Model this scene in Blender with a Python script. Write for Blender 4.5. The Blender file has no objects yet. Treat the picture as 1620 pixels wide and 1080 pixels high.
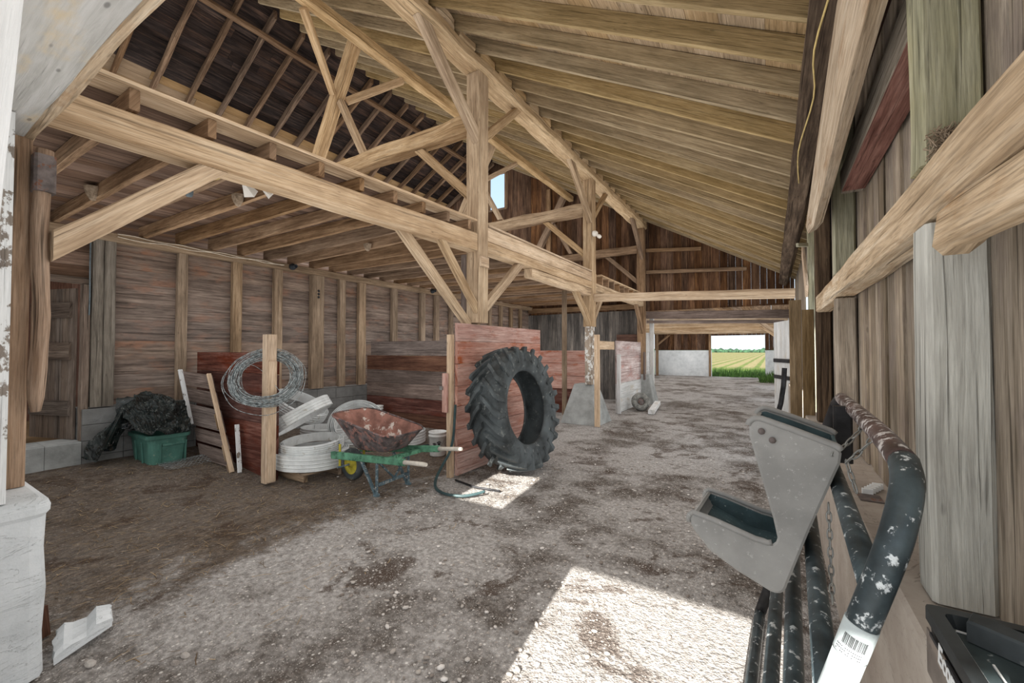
import bpy, math, random
from mathutils import Vector, Matrix, noise
V = Vector
rng = random.Random(7)
SC = bpy.context.scene
COL = SC.collection
U = rng.uniform

SKY_STR, SUN_STR, EXPO = 1.1, 16.0, 0.4
AO_FAC, AO_DIST = 0.62, 2.0
FOFF = (23.0, -4.0, 1.0)
# ------------------------------------------------------------------ materials
def lin(c):
    o = []
    for v in c[:3]:
        v = v / 255.0
        o.append(v / 12.92 if v <= 0.04045 else ((v + 0.055) / 1.055) ** 2.4)
    return (*o, 1.0)

class NT:
    def __init__(s, name):
        s.m = bpy.data.materials.new(name); s.m.use_nodes = True
        s.t = s.m.node_tree; s.n = s.t.nodes; s.l = s.t.links
        s.b = s.n['Principled BSDF']
    def new(s, typ, **kw):
        n = s.n.new(typ)
        for k, v in kw.items(): setattr(n, k, v)
        return n
    def put(s, sock, val):
        if isinstance(val, bpy.types.NodeSocket): s.l.new(val, sock)
        elif val is not None: sock.default_value = val
    def math(s, op, a, b=None, clamp=False):
        n = s.new('ShaderNodeMath', operation=op, use_clamp=clamp)
        s.put(n.inputs[0], a); s.put(n.inputs[1], b); return n.outputs[0]
    def remap(s, v, a, b, c=0.0, d=1.0):
        n = s.new('ShaderNodeMapRange'); n.interpolation_type = 'SMOOTHSTEP'
        s.put(n.inputs[0], v); n.inputs[1].default_value = a; n.inputs[2].default_value = b
        n.inputs[3].default_value = c; n.inputs[4].default_value = d; return n.outputs[0]
    def mix(s, f, a, b, mode='MIX'):
        n = s.new('ShaderNodeMix', data_type='RGBA', blend_type=mode)
        s.put(n.inputs[0], f); s.put(n.inputs[6], a); s.put(n.inputs[7], b); return n.outputs[2]
    def ramp(s, f, stops):
        n = s.new('ShaderNodeValToRGB'); s.put(n.inputs[0], f)
        e = n.color_ramp.elements
        while len(e) < len(stops): e.new(0.5)
        for k, (p, c) in zip(e, stops): k.position = p; k.color = c
        return n.outputs[0]
    def noise(s, vec, scale=1.0, detail=4.0, rough=0.55, dist=0.0):
        n = s.new('ShaderNodeTexNoise'); s.put(n.inputs['Vector'], vec)
        n.inputs['Scale'].default_value = scale; n.inputs['Detail'].default_value = detail
        n.inputs['Roughness'].default_value = rough; n.inputs['Distortion'].default_value = dist
        return n.outputs[0]
    def voro(s, vec, scale, feature='F1', out='Distance', rnd=1.0):
        n = s.new('ShaderNodeTexVoronoi', feature=feature); s.put(n.inputs['Vector'], vec)
        n.inputs['Scale'].default_value = scale; n.inputs['Randomness'].default_value = rnd
        return n.outputs[out]
    def scale(s, vec, v3):
        n = s.new('ShaderNodeVectorMath', operation='MULTIPLY'); s.put(n.inputs[0], vec)
        n.inputs[1].default_value = v3; return n.outputs[0]
    def bump(s, h, strength, dist=0.01):
        n = s.new('ShaderNodeBump'); s.put(n.inputs['Height'], h)
        n.inputs['Strength'].default_value = strength; n.inputs['Distance'].default_value = dist
        s.l.new(n.outputs[0], s.b.inputs['Normal'])
    def uvb(s):
        """uv (u along the length, v across, in metres) with the board number as third coordinate"""
        uv = s.new('ShaderNodeUVMap'); sep = s.new('ShaderNodeSeparateXYZ'); s.l.new(uv.outputs[0], sep.inputs[0])
        at = s.new('ShaderNodeAttribute'); at.attribute_name = 'bid'
        oi = s.new('ShaderNodeObjectInfo')
        rnd = s.math('ADD', at.outputs['Fac'], oi.outputs['Random'])
        z = s.math('MULTIPLY', rnd, 53.7)
        c = s.new('ShaderNodeCombineXYZ')
        s.l.new(sep.outputs[0], c.inputs[0]); s.l.new(sep.outputs[1], c.inputs[1]); s.l.new(z, c.inputs[2])
        return c.outputs[0], s.math('FRACT', s.math('MULTIPLY', rnd, 7.31))
    def obj(s):
        return s.new('ShaderNodeTexCoord').outputs['Object']
    def pos(s):
        return s.new('ShaderNodeNewGeometry').outputs['Position']
    def done(s, col, rough=0.85, metal=0.0, spec=0.3):
        s.put(s.b.inputs['Base Color'], col); s.put(s.b.inputs['Roughness'], rough)
        s.b.inputs['Metallic'].default_value = metal; s.b.inputs['Specular IOR Level'].default_value = spec
        return s.m

def wood(name, dark, mid, light, tone=0.3, crack=0.55, paint=None, cov=0.5, pscale=5.0, pstretch=3.0, saw=0.0, moss=None, spots=0.35, stain=None, stcov=0.5, sat=0.78, fgk=0.8):
    def ds(c):
        g = 0.3 * c[0] + 0.59 * c[1] + 0.11 * c[2]
        return tuple(g + (v - g) * sat for v in c)
    dark, mid, light = ds(dark), ds(mid), ds(light)
    t = NT(name); vec, rnd = t.uvb()
    a = t.noise(t.scale(vec, (1.6, 34, 1)), 1, 7, 0.68, 0.5)
    b = t.noise(t.scale(vec, (0.7, 7, 1)), 1, 5, 0.6, 0.8)
    f = t.math('ADD', t.math('MULTIPLY', a, 0.55), t.math('MULTIPLY', b, 0.45))
    col = t.ramp(f, [(0.36, lin(dark)), (0.5, lin(mid)), (0.64, lin(light))])
    blotch = t.noise(t.scale(vec, (1.1, 2.2, 1)), 1.3, 4, 0.6)
    col = t.mix(t.remap(blotch, 0.35, 0.72, 0, 0.55), col, lin(dark))
    if stain:
        sn = t.noise(t.scale(vec, (1.0, 2.4, 1)), 2.2, 6, 0.65)
        col = t.mix(t.remap(sn, 0.62 - stcov * 0.3, 0.82 - stcov * 0.3, 0, 0.9), col, lin(stain))
    if moss:
        mn = t.noise(t.scale(vec, (0.8, 2.0, 1)), 1.7, 5, 0.6)
        col = t.mix(t.remap(mn, 0.4, 0.7, 0, 0.75), col, lin(moss))
    if paint:
        pn = t.noise(t.scale(vec, (pscale, pscale * pstretch, 1)), 1, 8, 0.7)
        col = t.mix(t.remap(pn, 0.72 - cov * 0.4, 0.76 - cov * 0.4), col, lin(paint))
    cr = t.noise(t.scale(vec, (0.9, 48, 1)), 1, 3, 0.5, 0.3)
    crm = t.remap(cr, 0.30, 0.40, 1, 0)
    col = t.mix(t.math('MULTIPLY', crm, crack), col, lin([c * 0.35 for c in dark]))
    sp = t.voro(t.scale(vec, (2.4, 7.0, 1)), 1.6)
    spm = t.remap(sp, 0.05, 0.11, 1, 0)
    col = t.mix(t.math('MULTIPLY', spm, spots), col, lin([c * 0.5 for c in dark]))
    fg = t.noise(t.scale(vec, (7.0, 150, 1)), 1, 3, 0.6)
    col = t.mix(fgk, col, t.ramp(fg, [(0.32, (0.62, 0.62, 0.62, 1)), (0.5, (1, 1, 1, 1)), (0.68, (1.22, 1.22, 1.22, 1))]), 'MULTIPLY')
    h = t.math('SUBTRACT', a, t.math('MULTIPLY', crm, 0.6))
    if saw:
        w = t.new('ShaderNodeTexWave', wave_type='BANDS', bands_direction='X'); t.put(w.inputs['Vector'], vec)
        w.inputs['Scale'].default_value = 26; w.inputs['Distortion'].default_value = 1.5; w.inputs['Detail'].default_value = 2
        col = t.mix(t.math('MULTIPLY', w.outputs[1], saw), col, lin(light))
        h = t.math('ADD', h, t.math('MULTIPLY', w.outputs[1], 0.25))
    hsv = t.new('ShaderNodeHueSaturation'); t.put(hsv.inputs['Color'], col)
    t.put(hsv.inputs['Value'], t.math('ADD', 1.0 - tone, t.math('MULTIPLY', rnd, 2 * tone)))
    t.put(hsv.inputs['Saturation'], t.math('ADD', 0.85, t.math('MULTIPLY', t.math('FRACT', t.math('MULTIPLY', rnd, 5.7)), 0.3)))
    t.bump(h, 0.85, 0.006)
    return t.done(hsv.outputs[0], 0.88, 0, 0.15)

def mineral(name, base, dark, light, sc=6.0, bump=0.4, cracks=0.0, rough=0.9):
    t = NT(name); p = t.pos()
    a = t.noise(p, sc, 8, 0.65); b = t.noise(p, sc * 0.28, 5, 0.6); g = t.noise(p, sc * 14, 4, 0.6)
    col = t.ramp(t.math('ADD', t.math('MULTIPLY', a, 0.5), t.math('MULTIPLY', b, 0.5)), [(0.32, lin(dark)), (0.5, lin(base)), (0.68, lin(light))])
    col = t.mix(t.remap(g, 0.6, 0.72, 0, 0.35), col, lin(dark))
    h = t.math('ADD', a, t.math('MULTIPLY', g, 0.35))
    if cracks:
        v = t.noise(t.scale(p, (2.0, 2.0, 14.0)), 1.2, 5, 0.6, 1.2)
        cm = t.remap(t.math('ABSOLUTE', t.math('SUBTRACT', v, 0.5)), 0.0, 0.006, 1, 0)
        col = t.mix(t.math('MULTIPLY', cm, cracks), col, lin([c * 0.45 for c in dark]))
        h = t.math('SUBTRACT', h, t.math('MULTIPLY', cm, 0.8))
    t.bump(h, bump, 0.01)
    return t.done(col, rough, 0, 0.2)

def plain(name, base, rough=0.6, metal=0.0, spec=0.4, var=0.15, sc=9.0, wear_glint=None, wcov=0.3, wsc=14.0, bump=0.12):
    t = NT(name); p = t.obj()
    n = t.noise(p, sc, 6, 0.6)
    col = t.mix(t.remap(n, 0.3, 0.7), lin([c * (1 - var) for c in base]), lin([min(255, c * (1 + var)) for c in base]))
    if wear_glint:
        w = t.noise(p, wsc, 8, 0.7)
        col = t.mix(t.remap(w, 0.72 - wcov * 0.4, 0.77 - wcov * 0.4), col, lin(wear_glint))
    t.bump(n, bump, 0.006)
    return t.done(col, rough, metal, spec)

M = {}
M['beam'] = wood('sawn_beam', (158, 124, 88), (204, 170, 130), (226, 198, 162), 0.08, 0.45, spots=0.45, sat=0.68, fgk=0.6)
M['hewn'] = wood('hewn_timber', (140, 106, 70), (190, 155, 112), (215, 184, 142), 0.12, 0.6, sat=0.68)
M['purlin'] = wood('dusty_purlin', (160, 124, 80), (204, 168, 118), (224, 192, 146), 0.06, 0.5, sat=0.68)
M['raft'] = wood('dusty_rafter', (128, 104, 62), (168, 138, 88), (192, 164, 112), 0.1, 0.35, sat=0.66)
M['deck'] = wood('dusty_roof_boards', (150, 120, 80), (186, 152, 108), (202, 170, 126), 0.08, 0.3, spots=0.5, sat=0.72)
M['joist'] = wood('joist_wood', (104, 76, 52), (150, 116, 84), (182, 148, 112), 0.15, 0.4)
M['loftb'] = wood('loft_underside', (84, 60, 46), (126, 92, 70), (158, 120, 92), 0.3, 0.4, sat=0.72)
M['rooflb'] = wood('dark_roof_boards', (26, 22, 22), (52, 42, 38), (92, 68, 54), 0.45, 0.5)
M['raftl'] = wood('brown_rafter', (74, 54, 40), (120, 92, 68), (152, 122, 94), 0.15, 0.5)
M['ply'] = wood('pale_sheathing', (126, 98, 66), (146, 116, 80), (160, 130, 94), 0.05, 0.1, fgk=0.3)
M['wallb'] = wood('wall_boards', (80, 64, 54), (136, 112, 96), (164, 138, 116), 0.14, 0.55, stain=(138, 108, 92), stcov=0.4, sat=0.62)
M['stud'] = wood('stud_wood', (104, 84, 64), (150, 124, 96), (178, 152, 122), 0.15, 0.45)
M['greypost'] = wood('grey_post', (86, 78, 68), (124, 114, 100), (150, 140, 126), 0.08, 0.5)
M['doorw'] = wood('door_boards', (84, 70, 60), (124, 106, 92), (152, 134, 118), 0.15, 0.6)
M['gable'] = wood('gable_boards', (46, 30, 22), (96, 66, 46), (134, 96, 64), 0.4, 0.5)
M['gabled'] = wood('dark_gable_boards', (62, 60, 58), (104, 98, 92), (140, 130, 118), 0.3, 0.6)
M['gtimber'] = wood('gable_timber', (92, 70, 50), (140, 110, 82), (170, 138, 106), 0.12, 0.5)
M['rwall'] = wood('right_wall_boards', (106, 88, 64), (162, 140, 112), (188, 170, 144), 0.2, 0.6, stain=(126, 114, 104), stcov=0.55, sat=0.6)
M['whpost'] = wood('pale_post', (146, 144, 136), (186, 186, 177), (206, 206, 199), 0.04, 0.75, fgk=0.5)
M['mosspost'] = wood('mossy_post', (116, 112, 78), (160, 156, 122), (184, 180, 150), 0.05, 0.7, moss=(156, 150, 118), sat=0.6)
M['rail'] = wood('rail_wood', (148, 118, 82), (194, 164, 126), (214, 192, 160), 0.05, 0.5, stain=(150, 118, 84), stcov=0.3, sat=0.68)
M['redp'] = wood('red_faded_plank', (150, 98, 84), (188, 146, 132), (206, 172, 160), 0.1, 0.35, stain=(150, 82, 54), stcov=0.38, sat=0.85)
M['redd'] = wood('dark_red_plank', (62, 30, 26), (108, 56, 44), (144, 92, 78), 0.2, 0.35, stain=(88, 48, 38), stcov=0.45, sat=0.62)
M['redw'] = wood('whitewashed_red', (150, 122, 116), (196, 176, 172), (222, 212, 210), 0.06, 0.25, stain=(176, 132, 124), stcov=0.3, fgk=0.5)
M['greyb'] = wood('grey_plank', (76, 64, 58), (118, 102, 94), (148, 130, 120), 0.15, 0.5)
M['brownb'] = wood('brown_plank', (66, 42, 34), (100, 68, 54), (128, 92, 72), 0.15, 0.45)
M['fresh'] = wood('fresh_post', (168, 132, 94), (204, 168, 128), (222, 192, 156), 0.06, 0.35, sat=0.68)
M['treated'] = wood('knotty_post', (96, 72, 40), (132, 104, 68), (158, 130, 90), 0.08, 0.5, sat=0.66)
M['darkpost'] = wood('dark_post', (44, 34, 28), (88, 70, 54), (122, 100, 78), 0.08, 0.6)
M['peel'] = wood('peeling_white', (110, 98, 88), (138, 126, 114), (158, 148, 136), 0.05, 0.3, paint=(214, 216, 216), cov=0.74, pscale=7, pstretch=1.6, fgk=0.4)
M['peelp'] = wood('flaking_whitewash', (120, 104, 88), (156, 136, 114), (182, 160, 136), 0.05, 0.4, paint=(208, 208, 204), cov=0.5, pscale=9, pstretch=1.2)
M['white'] = wood('white_paint', (196, 196, 194), (216, 216, 215), (228, 228, 228), 0.05, 0.2, spots=0.2, fgk=0.2)
M['whitew'] = wood('whitewash', (176, 176, 172), (206, 207, 206), (224, 225, 226), 0.08, 0.25, stain=(186, 178, 166), stcov=0.3, fgk=0.4)
M['soffit'] = wood('soffit_paint', (156, 154, 147), (184, 182, 177), (200, 199, 196), 0.02, 0.0, stain=(190, 172, 140), stcov=0.3, spots=0.6, fgk=0.1)
M['log'] = wood('rough_pole', (124, 96, 74), (164, 136, 112), (188, 162, 138), 0.05, 0.7)
M['redunder'] = wood('red_underside', (96, 46, 36), (148, 88, 72), (176, 116, 98), 0.05, 0.4, sat=0.55)
M['conc'] = mineral('concrete', (150, 152, 150), (112, 114, 112), (176, 178, 177), 5, 0.35, 0.25)
M['concd'] = mineral('dark_concrete', (112, 112, 110), (84, 84, 84), (136, 137, 136), 4, 0.35, 0.3)
M['conw'] = mineral('whitewashed_concrete', (206, 210, 212), (180, 185, 187), (226, 229, 230), 5, 0.6, 0.3)
M['ledge'] = mineral('ledge_face', (160, 150, 140), (128, 118, 110), (186, 178, 168), 3, 0.3, 0.35)
M['mud'] = mineral('mud_nest', (150, 132, 112), (90, 76, 62), (186, 170, 150), 40, 1.0)
M['stone'] = mineral('stone', (168, 162, 156), (112, 104, 98), (206, 202, 196), 9, 0.4)
M['straw'] = plain('straw', (136, 114, 88), 0.9, var=0.4, sc=3)
M['rubber'] = plain('rubber', (64, 69, 71), 0.62, 0, 0.45, 0.35, 3, (112, 116, 114), 0.34, 14)
M['feeder'] = plain('feeder_plastic', (136, 136, 134), 0.55, 0, 0.4, 0.1, 3, (158, 158, 156), 0.30, 60, 0.2)
M['feederin'] = plain('feeder_inside', (58, 74, 78), 0.5, 0, 0.4, 0.2, 6, (150, 158, 158), 0.28, 50)
M['galv'] = plain('galvanised_pipe', (60, 70, 74), 0.42, 0.25, 0.5, 0.25, 8, (192, 198, 200), 0.38, 24, 0.1)
M['galvtop'] = plain('brown_splashed_pipe', (82, 68, 66), 0.45, 0.2, 0.5, 0.25, 8, (196, 192, 190), 0.5, 30, 0.1)
M['pipew'] = plain('pale_pipe_paint', (168, 177, 178), 0.5, 0, 0.4, 0.06)
M['steel'] = plain('chain_steel', (158, 160, 158), 0.4, 0.7, 0.5, 0.2)
M['wire'] = plain('wire_zinc', (150, 158, 160), 0.5, 0.35, 0.5, 0.35, 30)
M['iron'] = plain('black_iron', (44, 44, 46), 0.6, 0.3, 0.4, 0.3)
M['rustiron'] = plain('rusty_iron', (112, 104, 102), 0.7, 0.3, 0.3, 0.2, 12, (128, 90, 72), 0.4, 18)
M['tote'] = plain('green_plastic', (72, 112, 102), 0.5, 0, 0.4, 0.12, 6, (122, 140, 128), 0.3, 22)
M['tarp'] = plain('black_plastic_sheet', (30, 36, 36), 0.22, 0, 0.8, 0.4, 10, (88, 92, 88), 0.34, 22, 0.6)  # paler specks painted in for highlights on the sheet
M['vinyl'] = plain('white_vinyl', (208, 212, 212), 0.5, 0, 0.4, 0.06, 6, (184, 182, 176), 0.3, 9)
M['bucket'] = plain('white_bucket', (214, 216, 214), 0.45, 0, 0.4, 0.06)
M['mark'] = plain('dark_mark', (52, 52, 54), 0.7)
M['tray'] = plain('tray_outside', (92, 84, 84), 0.75, 0.15, 0.3, 0.35, 9, (150, 112, 104), 0.5, 14, 0.3)
M['trayin'] = plain('tray_inside', (138, 102, 92), 0.8, 0.05, 0.3, 0.18, 7, (204, 194, 186), 0.42, 6, 0.3)
M['green'] = plain('green_paint', (84, 130, 106), 0.6, 0, 0.4, 0.2, 8, (52, 92, 72), 0.42, 14)
M['grip'] = plain('worn_grip', (184, 178, 168), 0.7, 0, 0.3, 0.12)
M['bluest'] = plain('blue_grey_steel', (84, 102, 110), 0.6, 0.2, 0.4, 0.2, 12, (170, 170, 166), 0.42, 30)
M['yellow'] = plain('yellow_paint', (176, 164, 62), 0.6, 0, 0.4, 0.15, 12, (94, 84, 50), 0.25, 16)
M['hose'] = plain('dark_green_hose', (52, 70, 72), 0.5, 0, 0.45, 0.15)
M['bin'] = plain('black_bin', (42, 46, 48), 0.35, 0, 0.5, 0.25, 7, (96, 102, 104), 0.1, 10)
M['binlid'] = plain('bin_lid', (56, 66, 68), 0.5, 0, 0.4, 0.2, 8, (150, 156, 156), 0.25, 30)
M['film'] = plain('side_film', (104, 96, 90), 0.4, 0.2, 0.5, 0.3, 7, (150, 138, 128), 0.4, 8)
M['worngrey'] = plain('worn_grey_rubber', (116, 116, 112), 0.85, 0, 0.2, 0.2, 14, (150, 148, 142), 0.4, 16)
M['letter'] = plain('white_letter', (222, 224, 224), 0.6, var=0.02)
M['ycable'] = plain('yellow_cable', (196, 174, 118), 0.6, var=0.1)
M['wcable'] = plain('white_cable', (206, 194, 176), 0.6, var=0.1)
M['elec'] = plain('grey_box', (112, 124, 130), 0.55, 0.2, 0.4, 0.15)
M['blackel'] = plain('black_socket', (50, 54, 58), 0.5, 0, 0.4, 0.2)
M['porc'] = plain('white_lamp', (226, 222, 214), 0.35, 0, 0.5, 0.05)
M['dirtdark'] = mineral('dark_room_floor', (96, 78, 58), (70, 56, 42), (122, 100, 76), 6)
M['dust'] = mineral('dust_bricks', (150, 120, 84), (120, 92, 62), (176, 146, 106), 8)

def floor_mat():
    t = NT('gravel_dirt'); p = t.pos()
    sep = t.new('ShaderNodeSeparateXYZ'); t.l.new(p, sep.inputs[0])
    X, Y = sep.outputs[0], sep.outputs[1]
    va = t.new('ShaderNodeVectorMath', operation='ADD'); t.put(va.inputs[0], p); va.inputs[1].default_value = FOFF; po = va.outputs[0]
    big = t.noise(po, 0.75, 6, 0.62); mid = t.noise(p, 2.6, 6, 0.65); fine = t.noise(p, 26, 5, 0.7)
    soil = t.ramp(fine, [(0.3, lin((58, 52, 48))), (0.5, lin((86, 79, 73))), (0.7, lin((118, 110, 104)))])
    grav = t.ramp(fine, [(0.28, lin((104, 99, 95))), (0.5, lin((147, 143, 139))), (0.72, lin((184, 180, 176)))])
    m = t.math('ADD', t.math('MULTIPLY', big, 0.6), t.math('MULTIPLY', mid, 0.4))
    col = t.mix(t.remap(m, 0.40, 0.55), soil, grav)
    # straw and dung trodden in under the loft
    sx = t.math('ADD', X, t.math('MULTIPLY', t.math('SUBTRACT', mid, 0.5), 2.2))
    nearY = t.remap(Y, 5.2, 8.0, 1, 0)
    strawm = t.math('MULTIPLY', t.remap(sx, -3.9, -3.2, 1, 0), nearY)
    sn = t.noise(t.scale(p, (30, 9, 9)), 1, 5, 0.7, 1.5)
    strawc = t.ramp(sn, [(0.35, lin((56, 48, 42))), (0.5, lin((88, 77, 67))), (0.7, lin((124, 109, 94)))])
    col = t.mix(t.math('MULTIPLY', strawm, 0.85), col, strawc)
    # dark damp dung spots
    dk = t.noise(po, 1.7, 5, 0.7, 0.6)
    col = t.mix(t.math('MULTIPLY', t.remap(dk, 0.545, 0.64), 0.8), col, lin((70, 58, 50)))
    # pale pebbles of two sizes
    for sc, th, am in ((46, 0.80, 0.75), (110, 0.60, 0.55)):
        d = t.voro(p, sc); c = t.voro(p, sc, out='Color')
        s2 = t.new('ShaderNodeSeparateColor'); t.l.new(c, s2.inputs[0])
        on = t.math('MULTIPLY', t.remap(d, 0.30, 0.42, 1, 0), t.math('GREATER_THAN', s2.outputs[0], th))
        on = t.math('MULTIPLY', on, t.math('SUBTRACT', 1.0, t.math('MULTIPLY', strawm, 0.75)))
        pc = t.ramp(s2.outputs[1], [(0.0, lin((140, 130, 122))), (0.5, lin((178, 171, 164))), (1.0, lin((216, 211, 205)))])
        col = t.mix(t.math('MULTIPLY', on, am), col, pc)
    h = t.math('ADD', t.math('MULTIPLY', t.voro(p, 34), -0.5), t.math('ADD', fine, t.math('MULTIPLY', t.voro(p, 80), -0.4)))
    t.bump(h, 0.9, 0.02)
    return t.done(col, 0.95, 0, 0.1)
M['floor'] = floor_mat()

def field_mat():
    t = NT('crop_field'); p = t.pos()
    sep = t.new('ShaderNodeSeparateXYZ'); t.l.new(p, sep.inputs[0])
    w = t.math('SINE', t.math('MULTIPLY', t.math('ADD', sep.outputs[0], t.math('MULTIPLY', t.noise(p, 0.25, 2), 0.3)), 4.3))
    row = t.remap(w, 0.25, 0.8)
    n = t.noise(p, 3.0, 5, 0.7)
    soil = t.mix(t.remap(n, 0.35, 0.65), lin((96, 88, 60)), lin((118, 110, 80)))
    gr = t.mix(t.remap(t.noise(p, 1.3, 6, 0.7), 0.35, 0.65), lin((38, 60, 24)), lin((82, 98, 42)))
    far = t.math('ADD', sep.outputs[1], t.math('MULTIPLY', t.noise(p, 0.3, 3), 5))
    col = t.mix(t.math('MULTIPLY', row, 0.75), soil, gr)
    col = t.mix(t.remap(far, 44, 54), gr, col)
    return t.done(col, 0.95, 0, 0.05)
M['field'] = field_mat()
M['leaf'] = plain('leaf', (66, 92, 44), 0.8, var=0.45, sc=4)
M['tree'] = plain('tree_leaf', (36, 60, 40), 0.9, var=0.35, sc=0.5)
g = NT('window_glass'); g.b.inputs['Transmission Weight'].default_value = 1.0; g.b.inputs['Roughness'].default_value = 0.02
g.b.inputs['IOR'].default_value = 1.1; g.b.inputs['Base Color'].default_value = (0.93, 0.97, 1, 1); M['glass'] = g.m

# ------------------------------------------------------------------ mesh builder
class MB:
    def __init__(s): s.v = []; s.f = []; s.uv = []; s.b = []; s.m = []; s.sm = []
    def vert(s, p): s.v.append(V(p)); return len(s.v) - 1
    def face(s, idx, uv=None, bid=0.0, mi=0, smooth=False):
        s.f.append(tuple(idx)); s.uv.append(uv or [(0, 0)] * len(idx)); s.b.append(bid); s.m.append(mi); s.sm.append(smooth)
    def loft(s, rings, closed=True, caps=True, bid=None, mi=0, smooth=False, us=None, loop=False):
        """rings of equal length, u along the rings, v round them"""
        bid = rng.random() if bid is None else bid
        n = len(rings[0]); base = len(s.v)
        for r in rings: s.v += [V(p) for p in r]
        pv = [0.0]
        r0 = rings[len(rings) // 2]
        for i in range(n): pv.append(pv[-1] + (V(r0[(i + 1) % n]) - V(r0[i])).length)
        if us is None:
            us = [0.0]
            for k in range(1, len(rings)): us.append(us[-1] + sum((V(rings[k][i]) - V(rings[k - 1][i])).length for i in range(n)) / n)
        kk = len(rings) if loop else len(rings) - 1
        for k in range(kk):
            k2 = (k + 1) % len(rings); u0, u1 = us[k], us[k + 1] if k + 1 < len(us) else us[k] + (us[1] - us[0])
            for i in range(n if closed else n - 1):
                j = (i + 1) % n
                s.face((base + k * n + i, base + k * n + j, base + k2 * n + j, base + k2 * n + i),
                       [(u0, pv[i]), (u0, pv[i + 1]), (u1, pv[i + 1]), (u1, pv[i])], bid, mi, smooth)
        if caps and closed and not loop:
            for k, rev in ((0, True), (len(rings) - 1, False)):
                c = sum((V(p) for p in rings[k]), V()) / n
                idx = [base + k * n + i for i in range(n)]
                uv = [((V(rings[k][i]) - c).dot(V((0.3, 0.5, 0.8))) * 0.2, (V(rings[k][i]) - c).dot(V((0.8, -0.5, 0.3)))) for i in range(n)]
                if rev: idx.reverse(); uv.reverse()
                s.face(idx, uv, bid, mi)
        return s
    def hexa(s, a, b, bid=None, mi=0):
        return s.loft([a, b], bid=bid, mi=mi)
    def box(s, lo, hi, axis=0, bid=None, mi=0, ch=0.0, jit=0.0):
        lo = V(lo); hi = V(hi); c = (lo + hi) / 2; d = hi - lo
        ax = [V((1, 0, 0)), V((0, 1, 0)), V((0, 0, 1))]
        up = ax[2] if axis != 2 else ax[1]
        w = d[1] if axis == 0 else d[0]; h = d[2] if axis != 2 else d[1]
        p0 = c.copy(); p1 = c.copy(); p0[axis] = lo[axis]; p1[axis] = hi[axis]
        return s.bar(p0, p1, w, h, up=up, ch=ch, bid=bid, mi=mi, jit=jit)
    def bar(s, p0, p1, w, h, up=(0, 0, 1), n0=None, n1=None, segs=1, jit=0.0, ch=0.006, w1=None, h1=None, bid=None, mi=0, smooth=False):
        p0 = V(p0); p1 = V(p1); d = (p1 - p0).normalized(); up = V(up)
        side = d.cross(up)
        if side.length < 1e-4: side = d.cross(V((1, 0, 0)))
        side.normalize(); upv = side.cross(d).normalized()
        w1 = w1 or w; h1 = h1 or h
        def prof(w, h):
            a, b = w / 2, h / 2; c = min(ch, a * 0.5, b * 0.5)
            if c <= 0: return [(-a, -b), (a, -b), (a, b), (-a, b)]
            return [(-a + c, -b), (a - c, -b), (a, -b + c), (a, b - c), (a - c, b), (-a + c, b), (-a, b - c), (-a, -b + c)]
        def ring(p, w, h, nrm):
            o = []
            for x, y in prof(w, h):
                q = p + side * x + upv * y
                if nrm is not None:
                    nn = V(nrm); den = d.dot(nn)
                    if abs(den) > 1e-4: q = q + d * ((p - q).dot(nn) / den)
                o.append(q)
            return o
        A = ring(p0, w, h, n0); B = ring(p1, w1, h1, n1)
        rings = []; ph = U(0, 50)
        for k in range(segs + 1):
            t = k / segs; r = [a.lerp(b, t) for a, b in zip(A, B)]
            if jit and 0 < k < segs:
                o = []
                for i, q in enumerate(r):
                    nv = noise.noise_vector(V((q.x * 1.7 + i * 0.33 + ph, q.y * 1.7, q.z * 1.7 + ph))) * jit
                    nv = nv - d * nv.dot(d); o.append(q + nv)
                r = o
            rings.append(r)
        return s.loft(rings, bid=bid, mi=mi, smooth=smooth)
    def tube(s, pts, r, n=8, closed=False, bid=None, mi=0, smooth=True, taper=None):
        pts = [V(p) for p in pts]; N = len(pts); rings = []; nrm = None
        for k in range(N):
            a = pts[(k - 1) % N] if (closed or k > 0) else pts[0]
            b = pts[(k + 1) % N] if (closed or k < N - 1) else pts[-1]
            t = (b - a).normalized()
            if nrm is None:
                nrm = t.cross(V((0, 0, 1)))
                if nrm.length < 1e-3: nrm = t.cross(V((1, 0, 0)))
            nrm = (nrm - t * nrm.dot(t)).normalized(); bn = t.cross(nrm)
            rr = r if taper is None else r * taper[k]
            rings.append([pts[k] + nrm * (rr * math.cos(2 * math.pi * i / n)) + bn * (rr * math.sin(2 * math.pi * i / n)) for i in range(n)])
        return s.loft(rings, bid=bid, mi=mi, smooth=smooth, loop=closed)
    def lathe(s, prof, mat=None, n=32, bid=None, mi=0, smooth=True, closedprof=False):
        """prof: list of (radius, height) turned round z, then moved by mat"""
        mat = mat or Matrix()
        rings = []
        for k in range(n):
            a = 2 * math.pi * k / n; ca, sa = math.cos(a), math.sin(a)
            rings.append([mat @ V((r * ca, r * sa, z)) for r, z in prof])
        return s.loft(rings, closed=closedprof, caps=False, bid=bid, mi=mi, smooth=smooth, loop=True)
    def build(s, name, mats, parent=None, label=None, cat=None, group=None, kind=None, loc=None):
        xs = [p.x for p in s.v]; ys = [p.y for p in s.v]; zs = [p.z for p in s.v]
        org = V(loc) if loc is not None else V(((min(xs) + max(xs)) / 2, (min(ys) + max(ys)) / 2, min(zs)))
        me = bpy.data.meshes.new(name)
        me.from_pydata([p - org for p in s.v], [], s.f)
        uvl = me.uv_layers.new(name='UVMap')
        flat = [c for uvs in s.uv for q in uvs for c in q]
        uvl.data.foreach_set('uv', flat)
        at = me.attributes.new('bid', 'FLOAT', 'FACE'); at.data.foreach_set('value', s.b)
        for m in (mats if isinstance(mats, (list, tuple)) else [mats]): me.materials.append(M[m])
        me.polygons.foreach_set('material_index', s.m)
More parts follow.
